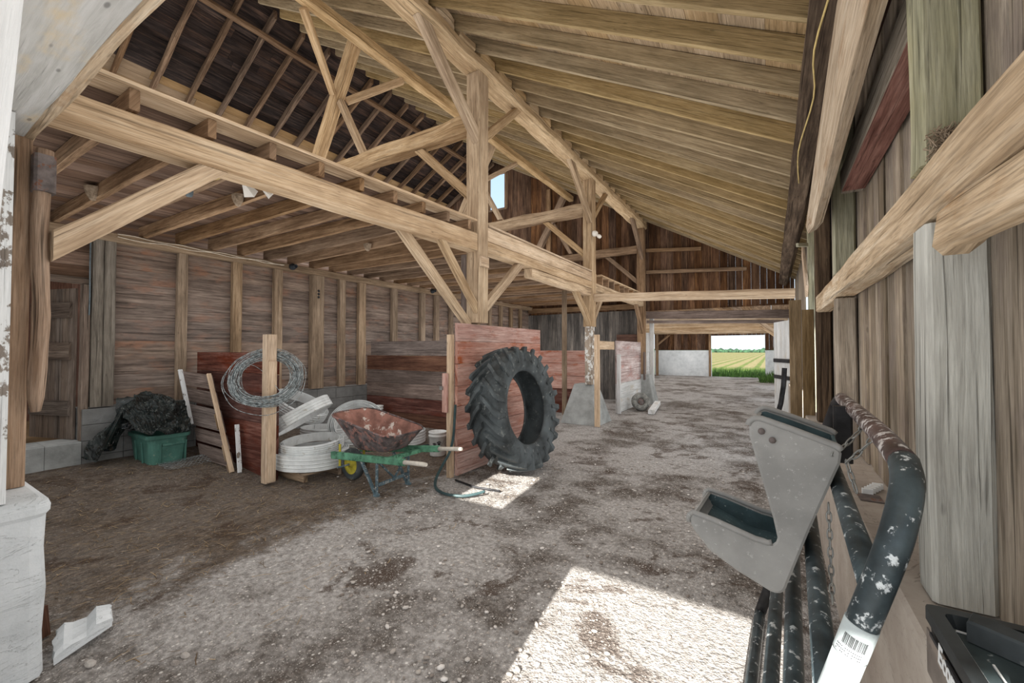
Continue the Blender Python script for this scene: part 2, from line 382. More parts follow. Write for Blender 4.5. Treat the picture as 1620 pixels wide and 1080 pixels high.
        me.polygons.foreach_set('use_smooth', s.sm)
        me.update()
        o = bpy.data.objects.new(name, me); COL.objects.link(o)
        if parent is not None:
            o.parent = parent; o.location = org - WORLDLOC.get(parent.name, V())
        else: o.location = org
        WORLDLOC[o.name] = org
        tag(o, label, cat, group, kind)
        return o
WORLDLOC = {}
def tag(o, label=None, cat=None, group=None, kind=None):
    for k, v in (('label', label), ('category', cat), ('group', group), ('kind', kind)):
        if v: o[k] = v
    return o
def empty(name, loc, label, cat, group=None):
    o = bpy.data.objects.new(name, None); COL.objects.link(o); o.location = loc; o.empty_display_size = 0.1
    WORLDLOC[o.name] = V(loc)
    return tag(o, label, cat, group)
def struct(mb, name, mats, label=None):
    return mb.build(name, mats, kind='structure', label=label)
ORD = 'first second third fourth fifth sixth seventh eighth ninth tenth eleventh twelfth thirteenth fourteenth fifteenth sixteenth seventeenth eighteenth nineteenth twentieth'.split()
ORD += ['twenty-' + x for x in ORD[:9]] + ['thirtieth'] + ['thirty-' + x for x in ORD[:9]]
def gz(x, y):
    t = min(1, max(0, (-5.0 - x) / 2.4)); t = t * t * (3 - 2 * t)
    return 0.18 * t * (1 if y < 9 else max(0, 1 - (y - 9) / 4))

# ------------------------------------------------------------------ ground
mb = MB()
xs = [-7.42 + i * 0.13 for i in range(61)]
ys = [-1.5 + i * 0.12 for i in range(92)] + [9.6 + i * 0.4 for i in range(48)]
xs = [x for x in xs if x < 0.36] + [0.36]
base = 0
for y in ys:
    for x in xs:
        bz = gz(x, y) + 0.016 * noise.noise(V((x * 1.3, y * 1.3, 3))) + 0.007 * noise.noise(V((x * 5, y * 5, 9)))
        mb.vert((x, y, bz - 0.004))
nx = len(xs)
for j in range(len(ys) - 1):
    for i in range(nx - 1):
        a = j * nx + i
        mb.face((a, a + 1, a + nx + 1, a + nx), None, 0, 0, True)
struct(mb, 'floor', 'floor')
mb = MB(); mb.box((-22, -16, -0.3), (14, -1.4, -0.02)); struct(mb, 'ground_yard', 'floor')
mb = MB(); mb.box((0.37, -1.4, -0.3), (14, 27.9, -0.06)); struct(mb, 'ground_side', 'floor')
mb = MB(); mb.box((-260, 28.6, -0.6), (200, 420, -0.12)); struct(mb, 'field', 'field')

# ------------------------------------------------------------------ planking helpers
def planks_y(mb, x, th, y0, y1, z0, z1, bw, mi=0, vert=True, top=None, holes=(), gap=0.004, jx=0.006, jb=0.15):
    """boards on a plane of constant x; vertical (along z) or horizontal (along y)"""
    a, end = (y0, y1) if vert else (z0, z1)
    while a < end - 0.02:
        w = bw * U(1 - jb, 1 + jb); b = min(a + w, end)
        spans = [((z0, z1) if vert else (y0, y1))]
        for h in holes:                                   # (y0,y1,z0,z1)
            ha, hb, s0, s1 = (h[0], h[1], h[2], h[3]) if vert else (h[2], h[3], h[0], h[1])
            if b > ha + 0.03 and a < hb - 0.03:
                ns = []
                for p, q in spans:
                    if q <= s0 or p >= s1: ns.append((p, q)); continue
                    if p < s0: ns.append((p, s0))
                    if q > s1: ns.append((s1, q))
                spans = ns
        xo = x + U(-jx, jx)
        for p, q in spans:
            if q - p < 0.02: continue
            if vert: mb.box((xo, a, p), (xo + th, b - gap, q), 2)
            else: mb.box((xo, p, a), (xo + th, q, b - gap), 1)
        a = b
    return mb
def planks_x(mb, y, th, x0, x1, z0, ztop, bw, mi=0, holes=(), gap=0.004, jb=0.2, vert=True):
    """vertical boards on a plane of constant y, their tops cut to ztop(x)"""
    a = x0
    while a < x1 - 0.02:
        b = min(a + bw * U(1 - jb, 1 + jb), x1); yo = y + U(-0.006, 0.006)
        zt0, zt1 = ztop(a), ztop(b)
        spans = [(z0, z0, zt0, zt1)]
        for (h0, h1, s0, s1) in holes:
            if b > h0 + 0.02 and a < h1 - 0.02:
                ns = []
                for (p0, p1, q0, q1) in spans:
                    if min(q0, q1) <= s0 or max(p0, p1) >= s1: ns.append((p0, p1, q0, q1)); continue
                    if p0 < s0: ns.append((p0, p1, s0, s0))
                    if min(q0, q1) > s1: ns.append((s1, s1, q0, q1))
                spans = ns
        for (p0, p1, q0, q1) in spans:
            if q0 - p0 < 0.01 or q1 - p1 < 0.01: continue
            e = b - gap
            mb.loft([[(a, yo, p0), (e, yo, p1), (e, yo + th, p1), (a, yo + th, p0)], [(a, yo, q0), (e, yo, q1), (e, yo + th, q1), (a, yo + th, q0)]], mi=mi)
        a = b
    return mb
RX, RZ, SL = -8.9, 8.74, 0.564
def zroof(x): return RZ - SL * abs(x - RX)          # underside of the rafters

# ------------------------------------------------------------------ walls
mb = MB(); planks_y(mb, -7.53, 0.03, 1.69, 13.2, 0.88, 3.12, 0.25, vert=False, jb=0.25, gap=0.0015)
struct(mb, 'wall_left', 'wallb')
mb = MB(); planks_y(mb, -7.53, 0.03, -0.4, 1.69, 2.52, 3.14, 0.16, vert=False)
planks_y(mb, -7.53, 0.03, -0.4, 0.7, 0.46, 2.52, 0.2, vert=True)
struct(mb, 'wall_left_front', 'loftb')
mb = MB()
yy = 1.62
while yy < 13.2:                                         # block courses of the left foundation
    e = min(yy + 0.4, 13.2)
    for k in range(4): mb.box((-7.82, yy, 0.08 + 0.2 * k - 0.02), (-7.36 + U(-0.004, 0.004), e - 0.006, 0.08 + 0.2 * (k + 1) - 0.026), 1)
    yy = e
struct(mb, 'foundation_left', 'concd')
mb = MB()
for y0, y1 in ((0.1, 0.72), (0.724, 1.3), (1.304, 1.614)): mb.box((-7.82, y0, 0.0), (-7.35, y1, 0.455), 1, ch=0.01)
struct(mb, 'foundation_threshold', 'conc')
mb = MB(); mb.box((-10.4, -0.4, 0.36), (-7.83, 3.2, 0.44), 1); struct(mb, 'floor_side_room', 'dirtdark')
mb = MB(); planks_y(mb, -10.43, 0.03, -0.4, 3.2, 0.4, 3.1, 0.25); planks_x(mb, 3.2, 0.03, -10.4, -7.54, 0.4, lambda x: 3.1, 0.25); planks_x(mb, -0.43, 0.03, -10.4, -7.54, 0.4, lambda x: 3.1, 0.25)
struct(mb, 'wall_side_room', 'brownb')
mb = MB(); planks_y(mb, -16.0, 0.03, 0.2, 13.4, -0.1, 4.95, 0.25, gap=0.0); struct(mb, 'wall_left_outer', 'gable')

mb = MB()
planks_x(mb, 13.25, 0.025, -18.2, 0.54, 2.82, lambda x: zroof(x) + 0.185, 0.2, holes=((-9.3, -8.48, 7.0, 8.38),), gap=0.0025)
struct(mb, 'wall_back', 'gable')
mb = MB(); planks_x(mb, 13.22, 0.025, -8.1, -3.78, 0.0, lambda x: 2.86, 0.19, gap=0.003); planks_x(mb, 13.22, 0.025, -3.78, -3.52, 0.92, lambda x: 2.86, 0.13, gap=0.003); struct(mb, 'wall_back_lower', 'gabled')
# window in the back gable
w = MB()
for lo, hi, ax in (((-9.32, 13.2, 6.96), (-9.24, 13.3, 8.42), 2), ((-8.54, 13.2, 6.96), (-8.46, 13.3, 8.42), 2), ((-9.24, 13.2, 6.96), (-8.54, 13.3, 7.03), 0), ((-9.24, 13.2, 8.36), (-8.54, 13.3, 8.42), 0)):
    w.box(lo, hi, ax)
win = w.build('window_1', 'gtimber', kind='structure', label='small window high in the back gable')
w = MB(); w.box((-9.235, 13.24, 7.035), (-8.545, 13.245, 8.355), 2); w.build('window_pane', 'glass', parent=win)

mb = MB(); planks_y(mb, 0.545, 0.025, 0.75, 13.2, 0.845, 3.585, 0.17, holes=((6.4, 9.4, 0.0, 2.75),), jx=0.008, jb=0.3)
struct(mb, 'wall_right', 'rwall')
mb = MB()
for y0, y1 in ((0.6, 2.4), (2.404, 4.2), (4.204, 6.35), (9.45, 13.2)):
    mb.bar((0.449, y0, 0.4), (0.449, y1, 0.4), 0.238, 0.88, ch=0.012, segs=6, jit=0.004)
struct(mb, 'foundation_right', 'ledge')

# front wall round the doorway (the camera looks in past its header)
mb = MB()
planks_x(mb, 0.24, 0.03, -18.2, -3.72, 0.0, lambda x: zroof(x) + 0.185, 0.22, gap=0.0)
planks_x(mb, 0.24, 0.03, -3.72, 0.545, 3.0, lambda x: zroof(x) + 0.185, 0.22, gap=0.0)
struct(mb, 'wall_front', 'whitew')
mb = MB(); mb.bar((-3.46, 0.34, 2.885), (0.545, 0.34, 2.885), 0.36, 0.27, ch=0.02, segs=16, jit=0.012)
struct(mb, 'trim_1', 'soffit', 'white painted soffit over the doorway')
mb = MB(); mb.bar((-3.46, 0.5225, 2.775), (0.545, 0.5225, 2.775), 0.045, 0.055, ch=0.01, segs=40, jit=0.012); struct(mb, 'trim_4', 'rail', 'bare broken wooden edge of the soffit')
mb = MB(); mb.loft([[(-1.6, -1.95, 2.75), (1.9, -1.95, 2.75), (1.9, -1.95, 2.8), (-1.6, -1.95, 2.8)], [(-1.6, 0.2, 3.5), (1.9, 0.2, 3.5), (1.9, 0.2, 3.55), (-1.6, 0.2, 3.55)]]); struct(mb, 'sun_cut_slab', 'deck', 'unseen slab added outside the doorway to cut off sun')  # unseen sloping slab, added to end the sun patch on the floor
mb = MB(); mb.box((-3.145, 0.17, 0.875), (-3.08, 0.425, 2.745), 2); struct(mb, 'trim_2', 'peel', 'white doorway casing board with peeling paint')
mb = MB(); mb.box((-3.74, 0.3, 0.872), (-3.41, 0.537, 3.02), 2, ch=0.012); struct(mb, 'trim_3', 'log')
mb = MB()                                                # whitewashed foundation block at the jamb
segz = [0.0, 0.2, 0.42, 0.62, 0.78, 0.80, 0.83, 0.856, 0.868]
ins = [0.0, 0.004, -0.004, 0.004, 0.0, -0.012, -0.014, -0.006, 0.02]
rings = []
for z, i in zip(segz, ins):
    lo = V((-7.3, 0.06, z)); hi = V((-3.055 - i, 0.562 - i, z)); r = 0.06
    pts = [(lo.x, lo.y), (hi.x - r, lo.y), (hi.x - r * 0.3, lo.y + r * 0.3), (hi.x, lo.y + r), (hi.x, hi.y - r), (hi.x - r * 0.3, hi.y - r * 0.3), (hi.x - r, hi.y), (lo.x, hi.y)]
    rings.append([(x + 0.006 * noise.noise(V((x * 4, y * 4, z * 9))), y + 0.006 * noise.noise(V((x * 4, y * 4 + 7, z * 9))), z) for x, y in pts])
mb.loft(rings)
struct(mb, 'foundation_front', 'conw', 'whitewashed foundation wall end beside the doorway')
# sliding door leaf, half shut, seen edge on
mb = MB()
for k in range(14):
    x1 = -0.93 - k * 0.2; x0 = x1 - (0.197 if k else 0.2)
    for za, zb in ((0.08, 1.96), (2.57, 2.84)) if x0 < -2.0 and x1 > -2.40 else ((0.08, 2.84),):  # middle boards cut open, added to let the small sun patch in
        f = lambda z: 0.107 + 0.051 * (z - 1.6)
        mb.loft([[(x0, f(za) - 0.035, za), (x1, f(za) - 0.035, za), (x1, f(za), za), (x0, f(za), za)], [(x0, f(zb) - 0.035, zb), (x1, f(zb) - 0.035, zb), (x1, f(zb), zb), (x0, f(zb), zb)]])
struct(mb, 'door_2', 'white', 'white sliding door leaf standing half shut')

# ------------------------------------------------------------------ roof
mb = MB()
DPT = 0.165
def deck(mb, sgn, xa, xb, bw, mi_of=lambda u: 0):
    """boards along y on one slope, from the eave xa up to the ridge xb"""
    nrm = V((sgn * SL, 0, 1)).normalized(); L = math.hypot(1, SL)
    u = abs(xa - RX); 
    while u > -0.085:
        w = bw * U(0.85, 1.15); u2 = max(u - w / L, -0.095)
        off = nrm * (DPT + 0.004)
        a = V((RX + sgn * u, 0, RZ - SL * u)) + off; b = V((RX + sgn * (u2 + 0.004), 0, RZ - SL * (u2 + 0.004))) + off
        t = nrm * 0.025
        cuts = [-0.45] + sorted(U(1, 12.6) for _ in range(3)) + [13.6]
        for y0, y1 in zip(cuts, cuts[1:]):
            if y1 - y0 < 0.3: continue
            mb.loft([[a + V((0, y0, 0)), b + V((0, y0, 0)), b + t + V((0, y0, 0)), a + t + V((0, y0, 0))],
                     [a + V((0, y1 - 0.005, 0)), b + V((0, y1 - 0.005, 0)), b + t + V((0, y1 - 0.005, 0)), a + t + V((0, y1 - 0.005, 0))]], mi=mi_of(u))
        u = u2
deck(mb, 1, 0.75, RX, 0.30); struct(mb, 'ceiling_right_slope', 'deck')
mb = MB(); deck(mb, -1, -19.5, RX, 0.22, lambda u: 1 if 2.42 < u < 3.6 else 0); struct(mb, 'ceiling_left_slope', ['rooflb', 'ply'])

nrmR = V((SL, 0, 1)).normalized(); nrmL = V((-SL, 0, 1)).normalized()
k = 0; y = 1.735
while y < 13.15:
    m = MB(); a = V((0.5, y, zroof(0.5))) + nrmR * (DPT / 2 + 0.001); b = V((RX + 0.02, y, zroof(RX + 0.02))) + nrmR * (DPT / 2 + 0.001)
    m.bar(a, b, 0.052, DPT - 0.002, up=nrmR, n0=(1, 0, 0), n1=(1, 0, 0), ch=0.003, segs=12, jit=0.008)
    m.build('rafter', 'raft', label='dusty tan rafter of the right roof slope, %s counted from the doorway' % ORD[k], cat='rafter', group='rafters of the right roof slope')
    k += 1; y += 0.445
k = 0; y = 2.24
while y < 13.15:
    m = MB(); a = V((-15.5, y, zroof(-15.5))) + nrmL * (DPT / 2 + 0.001); b = V((RX - 0.02, y, zroof(RX - 0.02))) + nrmL * (DPT / 2 + 0.001)
    m.bar(a, b, 0.075, DPT - 0.002, up=nrmL, n0=(1, 0, 0), n1=(1, 0, 0), ch=0.015, segs=14, jit=0.025)
    m.build('rafter', 'raftl', label='brown pole rafter against the dark left roof boards, %s counted from the doorway' % ORD[k], cat='rafter', group='rafters of the left roof slope')
    k += 1; y += 0.64

def timber(name, p0, p1, w, h, mat, label, cat, group=None, **kw):
    m = MB(); kw.setdefault('segs', 8); kw.setdefault('jit', 0.008); kw.setdefault('ch', 0.01)
    m.bar(p0, p1, w, h, **kw)
    return m.build(name, mat, label=label, cat=cat, group=group, kind='thing' if 'beam' in name else None)
def post(name, x0, x1, y0, y1, z0, z1, mat, label, cat='post', group=None, jit=0.006, ch=0.012):
    return timber(name, ((x0 + x1) / 2, (y0 + y1) / 2, z0), ((x0 + x1) / 2, (y0 + y1) / 2, z1), x1 - x0, y1 - y0, mat, label, cat, group, up=(0, 1, 0), jit=jit, ch=ch, segs=10)

# purlins
m = MB(); m.bar((-3.4, 0.3, 5.453), (-3.4, 13.2, 5.453), 0.3, 0.185, segs=70, jit=0.03, ch=0.04)
y = 1.735
while y < 12.9:
    m.bar((-3.40, y + 0.04 + U(0, 0.03), 5.60), (-3.40, y + 0.40 - U(0, 0.03), 5.60), 0.27, 0.15 + U(-0.03, 0.03), segs=4, jit=0.04, ch=0.03); y += 0.445
m.build('roof_purlin', 'purlin', label='big hewn purlin carried on the tall posts under the right rafters', cat='beam', kind='thing')
timber('roof_purlin', (-5.8, 0.3, 6.81), (-5.8, 13.2, 6.81), 0.17, 0.18, 'purlin', 'slimmer upper purlin under the right rafters, held by the leaning struts', 'beam', segs=50, jit=0.02, ch=0.02)
timber('roof_purlin', (-9.28, 0.3, 8.42), (-9.28, 13.2, 8.42), 0.13, 0.085, 'raftl', 'thin brown purlin nailed under the left rafters near the ridge', 'beam', segs=30, jit=0.012)

# the three cross frames
BENTS = ((4.56, 'nearest tall post'), (8.7, 'middle tall post'), (13.04, 'back gable post'))
PX = -3.39
for bi, (by, who) in enumerate(BENTS):
    mt = 'hewn' if bi < 2 else 'gtimber'
    hw = 0.11
    if bi == 1:
        post('tall_post', PX - hw, PX + hw, by - hw, by + hw, 2.12, 5.36, 'hewn', 'tall hewn post on the concrete block with the bulb lamp on it', group='tall posts')
        m = MB(); m.bar((PX, by, 0.856), (PX, by, 2.118), 0.17, 0.18, up=(0, 1, 0), ch=0.02, segs=10, jit=0.012); m.build('shank', 'peelp', parent=bpy.data.objects['tall_post.001'], label='lower length with flaking whitewash')
    elif bi == 0:
        post('tall_post', PX - hw, PX + hw, by - hw, by + hw, 1.97, 5.36, 'hewn', 'tall hewn post rising behind the red plank screen and tractor tyre', group='tall posts')
        m = MB(); m.bar((-3.53, by, 0.0), (-3.53, by, 1.967), 0.17, 0.2, up=(0, 1, 0), ch=0.015); m.build('lower_post', 'hewn', label='lower length of the nearest tall post, behind the red plank screen', cat='post')
    else:
        post('tall_post', PX - hw, PX + hw, by - hw, by + hw - 0.02, 0.88, 5.36, 'gtimber', 'tall post against the back gable boards', group='tall posts')
    # tie beam, strut, braces in the plane of the frame
    timber('tie_beam', (PX - hw - 0.004, by, 4.73), (-6.98, by, 4.71), 0.2 if bi < 2 else 0.16, 0.25, mt, 'heavy tie beam running left from the %s' % who, 'beam', 'tie beams', segs=16, jit=0.03, ch=0.02)
    d = V((-2.1, 0, -3.64)).normalized()
    timber('leaning_strut', (-5.99, by, 6.9), (-8.02, by, 3.38), 0.2, 0.17, mt, 'leaning strut under the upper purlin in line with the %s' % who, 'strut', 'leaning struts', up=(0, 1, 0), n1=(0, 0, 1), segs=12, jit=0.015)
    sp = V((-6.0, by, 6.88)) + d * 1.0
    timber('brace', sp + V((0.13, 0, -0.06)), (-5.74, by, 4.87), 0.11, 0.11, mt, 'brace from leaning strut down to tie beam at the %s' % who, 'brace', 'frame braces', n1=(0, 0, 1), up=(0, 1, 0))
    if bi < 2:
        timber('brace', (-6.4, by - 0.14, 6.05), (-5.86, by - 1.02, 6.69), 0.1, 0.11, mt, 'doorway-side strut brace in line with the %s' % who, 'brace', 'frame braces')
        timber('brace', (-6.4, by + 0.14, 6.05), (-5.86, by + 0.95, 6.69), 0.1, 0.11, mt, 'gable-side strut brace in line with the %s' % who, 'brace', 'frame braces')
    timber('brace', (PX - hw - 0.003, by, 3.72), (-4.45, by, 4.59), 0.11, 0.12, mt, 'knee brace below the tie beam at the %s' % who, 'brace', 'frame braces', n0=(1, 0, 0), n1=(0, 0, 1))
    # braces up to the big purlin
    timber('brace', (PX + 0.05, by - hw - 0.003, 4.48), (PX + 0.05, by - 1.12, 5.36), 0.1, 0.15, mt, 'wide plank brace up to the big purlin, doorway side of the %s' % who, 'brace', 'purlin braces', n0=(0, 1, 0), n1=(0, 0, 1))
    if bi < 2:
        timber('brace', (PX + 0.03, by + hw + 0.003, 4.55), (PX + 0.03, by + 0.98, 5.36), 0.09, 0.11, mt, 'small brace up to the big purlin, gable side of the %s' % who, 'brace', 'purlin braces', n0=(0, 1, 0), n1=(0, 0, 1))

# ------------------------------------------------------------------ loft edge
def ztop(y): return 3.185 + 0.0267 * min(y, 4.5)
timber('loft_beam', (-3.385, 0.57, 2.955), (-3.385, 4.445, 3.04), 0.17, 0.18, 'beam', 'long sawn loft beam from the doorway to the nearest tall post', 'beam', 'loft edge beams', h1=0.245, segs=20, jit=0.008)
timber('loft_beam', (-3.385, 4.675, 3.025), (-3.385, 8.585, 3.025), 0.18, 0.15, 'beam', 'loft beam between the nearest and middle tall posts', 'beam', 'loft edge beams', segs=20, jit=0.008)
timber('loft_beam', (-3.385, 8.815, 3.02), (-3.385, 12.92, 3.02), 0.18, 0.155, 'hewn', 'loft beam from the middle tall post to the back gable', 'beam', 'loft edge beams', segs=20, jit=0.01)
timber('bolster_beam', (-3.385, 5.95, 2.872), (-3.385, 8.585, 2.865), 0.15, 0.145, 'hewn', 'rough bolster beam hung below the loft beam beside the middle post', 'beam', segs=14, jit=0.02, h1=0.15)
timber('rim_board', (-3.31, 4.675, 3.202), (-3.31, 8.585, 3.202), 0.03, 0.195, 'beam', 'rim board closing the joist ends between the nearest and middle posts', 'board')
timber('wall_plate', (-7.38, 1.0, 3.09), (-7.38, 13.2, 3.09), 0.16, 0.11, 'stud', 'plate along the top of the left wall studs, with cable stapled on', 'beam', segs=30, jit=0.006)
k = 0; y = 0.93
while y < 13.1:
    m = MB(); s1 = y < 4.5; s2 = 4.5 <= y < 8.65
    zr0 = (3.047 + 0.0305 * y) if s1 else (3.102 if s2 else 3.1); zt = ztop(y)
    if 4.43 < y < 4.69 or 8.57 < y < 8.83 or 12.9 < y < 13.1: y += 0.2
    xr = -3.315 if not s2 else -3.33
    zl0 = 3.148; zl1 = zt + 0.07
    m.bar((xr, y, (zr0 + zt) / 2 + 0.001), (-7.47, y, (zl0 + zl1) / 2), 0.052, zt - zr0 - 0.003, h1=zl1 - zl0 - 0.003, ch=0.003, segs=10, jit=0.01, n0=(1, 0, 0), n1=(1, 0, 0))
    m.build('floor_joist', 'joist', label='loft floor joist resting on the loft beam, %s counted from the doorway' % ORD[k], cat='joist', group='loft floor joists')
    k += 1; y += 0.42
mb = MB(); x = -3.28
while x > -12.5:
    w = U(0.16, 0.26); x2 = x - w
    for y0, y1 in ((0.58, 4.43), (4.43, 8.9), (8.9, 13.2)):
        def zz(xx, yy): return ztop(yy) + 0.07 * min(1, (-3.28 - xx) / 4.2) + 0.002
        if x > -3.6 and y1 > 4.4:                      # boards stop round the posts
            ya, yb = y0 + (0.26 if y0 > 1 else 0), y1 - (0.02 if y1 < 4.5 else 0.33)
        else: ya, yb = y0, y1 - 0.004
        r = []
        for yy in (ya, (ya + yb) / 2, yb): r.append([(x, yy, zz(x, yy)), (x2 + 0.005, yy, zz(x2, yy)), (x2 + 0.005, yy, zz(x2, yy) + 0.025), (x, yy, zz(x, yy) + 0.025)])
        mb.loft(r, mi=1 if x > -3.3 else 0)
    x = x2
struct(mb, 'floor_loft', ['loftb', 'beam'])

# braces under the loft
timber('brace', (-3.44, 4.447, 1.92), (-3.44, 3.26, 2.905), 0.07, 0.13, 'hewn', 'long outer brace from the nearest tall post up to the loft beam, toward the doorway', 'brace', 'loft braces', n0=(0, 1, 0), n1=(0, 0, 1))
timber('brace', (-3.335, 4.447, 2.17), (-3.335, 3.76, 2.915), 0.07, 0.11, 'hewn', 'short inner brace from the nearest tall post up to the loft beam', 'brace', 'loft braces', n0=(0, 1, 0), n1=(0, 0, 1))
timber('brace', (-3.36, 4.673, 2.18), (-3.36, 5.62, 2.945), 0.1, 0.12, 'hewn', 'brace from the nearest tall post to the loft beam on its gable side', 'brace', 'loft braces', n0=(0, 1, 0), n1=(0, 0, 1))
timber('brace', (-3.36, 8.587, 2.2), (-3.36, 7.86, 2.79), 0.1, 0.12, 'hewn', 'brace from the middle tall post to the bolster beam', 'brace', 'loft braces', n0=(0, 1, 0), n1=(0, 0, 1))
timber('brace', (-3.36, 8.813, 2.25), (-3.36, 9.5, 2.94), 0.08, 0.1, 'hewn', 'thin brace from the middle tall post to the loft beam on its gable side', 'brace', 'loft braces', n0=(0, 1, 0), n1=(0, 0, 1))
timber('brace', (-3.36, 12.926, 2.2), (-3.36, 12.3, 2.94), 0.09, 0.12, 'gtimber', 'brace below the loft beam at the back gable post', 'brace', 'loft braces', n0=(0, 1, 0), n1=(0, 0, 1))
timber('brace', (-3.385, 0.6, 2.17), (-3.385, 1.36, 2.872), 0.17, 0.125, 'beam', 'thick cracked brace at the doorway jamb below the loft beam', 'brace', 'loft braces', n0=(0, 1, 0), n1=(0, 0, 1))
post('filler_plank', -3.6, -3.505, 4.46, 4.56, 1.97, 2.9, 'greyb', 'grey plank nailed upright against the nearest tall post', 'plank')
m = MB(); m.box((-3.278, 4.46, 2.72), (-3.25, 4.64, 2.86), 1, ch=0.006); m.build('wood_block', 'fresh', label='small wood block nailed to the nearest tall post below the loft beam', cat='block')
timber('girt_beam', (-3.275, 8.7, 2.75), (0.36, 8.7, 2.585), 0.1, 0.17, 'beam', 'pale beam spanning the drive from the middle tall post to the right wall', 'beam', segs=16, jit=0.012)
post('prop_post', -4.44, -4.33, 9.5, 9.58, 0.0, 3.095, 'stud', 'slim prop post standing in front of the far red stall divider', 'post')

# studs of the left wall
st = [(1.693, 1.80, 'greypost'), (1.806, 1.918, 'greypost'), (2.605, 2.73, 'stud'), (3.343, 3.485, 'stud'), (4.011, 4.156, 'stud'), (4.70, 4.96, 'stud'), (5.312, 5.459, 'stud'), (5.783, 5.962, 'stud'), (6.703, 6.86, 'stud'), (7.621, 7.78, 'stud'), (8.151, 8.30, 'stud')]
st += [(8.75 + 0.62 * i, 8.87 + 0.62 * i, 'stud') for i in range(7)]
for i, (a, b, mt) in enumerate(st):
    dx = 0.12 if b - a > 0.2 or mt == 'greypost' else 0.1
    post('wall_stud', -7.495, -7.495 + dx, a, b, 0.872, 3.034, mt, ('wide grey post half by the plank door, %s upright of the left wall' if mt == 'greypost' else 'wide post with dark bolt holes, %s upright of the left wall' if b - a > 0.2 else 'plain wooden stud, %s upright of the left wall counted from the plank door') % ORD[i], 'stud', 'uprights of the left wall', jit=0.004)
for i, zc in enumerate((2.62, 2.68, 2.74)):
    m = MB(); m.lathe([(0.0, 0.0), (0.024, 0.0), (0.024, 0.003)], Matrix.Translation((-7.372, 4.83, zc)) @ Matrix.Rotation(math.pi / 2, 4, 'Y'), 12); 
    m.build('bolt_head', 'mark', label='dark bolt head on the wide left wall post, %s of three from below' % ORD[i], cat='bolt', group='bolt heads')

# gable framing
timber('gable_girt', (-3.27, 13.18, 4.70), (-1.7, 13.18, 4.56), 0.1, 0.1, 'gtimber', 'short upper girt on the back gable right of its tall post', 'beam')
timber('gable_girt', (-3.27, 13.18, 4.02), (-0.55, 13.18, 3.86), 0.1, 0.1, 'gtimber', 'long middle girt on the back gable right of its tall post', 'beam')
timber('gable_girt', (-3.27, 13.17, 2.69), (0.44, 13.17, 2.56), 0.12, 0.22, 'greyb', 'grey lintel timber over the drive-through in the back gable', 'beam')
timber('gable_girt', (-3.27, 13.17, 2.48), (0.3, 13.17, 2.36), 0.06, 0.09, 'greyb', 'thin board under the lintel over the drive-through', 'board')
post('gable_stud', -6.74, -6.58, 13.14, 13.23, 4.87, 7.3, 'gtimber', 'stud on the back gable above the tie beam', 'stud')
timber('plate_beam', (-7.45, 13.17, 3.02), (-3.55, 13.17, 2.98), 0.12, 0.16, 'gtimber', 'timber across the dark back wall under the loft', 'beam')

# ------------------------------------------------------------------ right wall timbers
timber('wall_plate', (0.310, 0.6, 3.428), (0.310, 13.2, 3.428), 0.19, 0.19, 'darkpost', 'dark plate beam along the right eave', 'beam', segs=40, jit=0.008, up=nrmR)
post('wall_post', 0.402, 0.54, 1.73, 1.87, 0.85, 1.985, 'whpost', 'pale grey square post on the right ledge beside the black bin', group='posts of the right wall')
post('wall_post', 0.395, 0.535, 1.73, 1.86, 2.165, 3.36, 'mosspost', 'greenish post piece standing on the right wall rail', group='posts of the right wall')
post('wall_post', 0.41, 0.535, 3.9, 4.0, 0.85, 1.985, 'rwall', 'knotty grey post on the ledge behind the feeder', group='posts of the right wall')
post('wall_post', 0.405, 0.535, 3.9, 4.0, 2.165, 3.36, 'mosspost', 'olive board post above the far part of the right wall rail', group='posts of the right wall')
post('wall_post', 0.41, 0.538, 5.45, 5.6, 0.85, 3.36, 'darkpost', 'dark stained post at the far end of the right wall rail', group='posts of the right wall')
timber('wall_rail', (0.468, 1.0, 2.078), (0.468, 5.35, 2.078), 0.135, 0.165, 'rail', 'heavy horizontal rail along the right wall at head height', 'rail', segs=24, jit=0.01, ch=0.012)
timber('rail_offcut', (0.43, 0.95, 1.915), (0.43, 1.56, 1.925), 0.1, 0.13, 'rail', 'bark edged timber under the right wall rail beside the pale post', 'timber', segs=8, jit=0.025, ch=0.03, n1=(0, 1, 0.6))
t_ = MB(); t_.bar((0.47, 1.9, 2.755), (0.47, 3.55, 2.735), 0.12, 0.16, ch=0.006, segs=6, jit=0.006)
o = t_.build('wall_girt', 'greypost', label='grey girt with a red underside high on the right wall', cat='rail')
t_ = MB(); t_.box((0.412, 1.91, 2.655), (0.53, 3.5, 2.668), 1); t_.build('underside', 'redunder', parent=o, label='red underside')
m = MB()
fr = [(1.7, 2.745, 3.25), (2.1, 2.72, 3.255), (2.5, 2.68, 3.255), (3.2, 2.61, 3.10), (3.9, 2.545, 2.945), (4.45, 2.62, 2.81), (4.7, 2.74, 2.76)]
rg = [[(0.285, y, a), (0.285, y, b), (0.345, y + 0.01, b), (0.345, y + 0.02, a + 0.03)] for y, a, b in fr]
m.loft(rg); m.build('slanting_plank', 'rail', label='wide waney-edged plank slanting down along the right eave', cat='plank')
m = MB(); m.box((0.395, 2.0, 3.0), (0.425, 5.4, 3.26), 1); m.build('brown_board', 'brownb', label='brown board under the right eave behind the slanting plank', cat='plank')
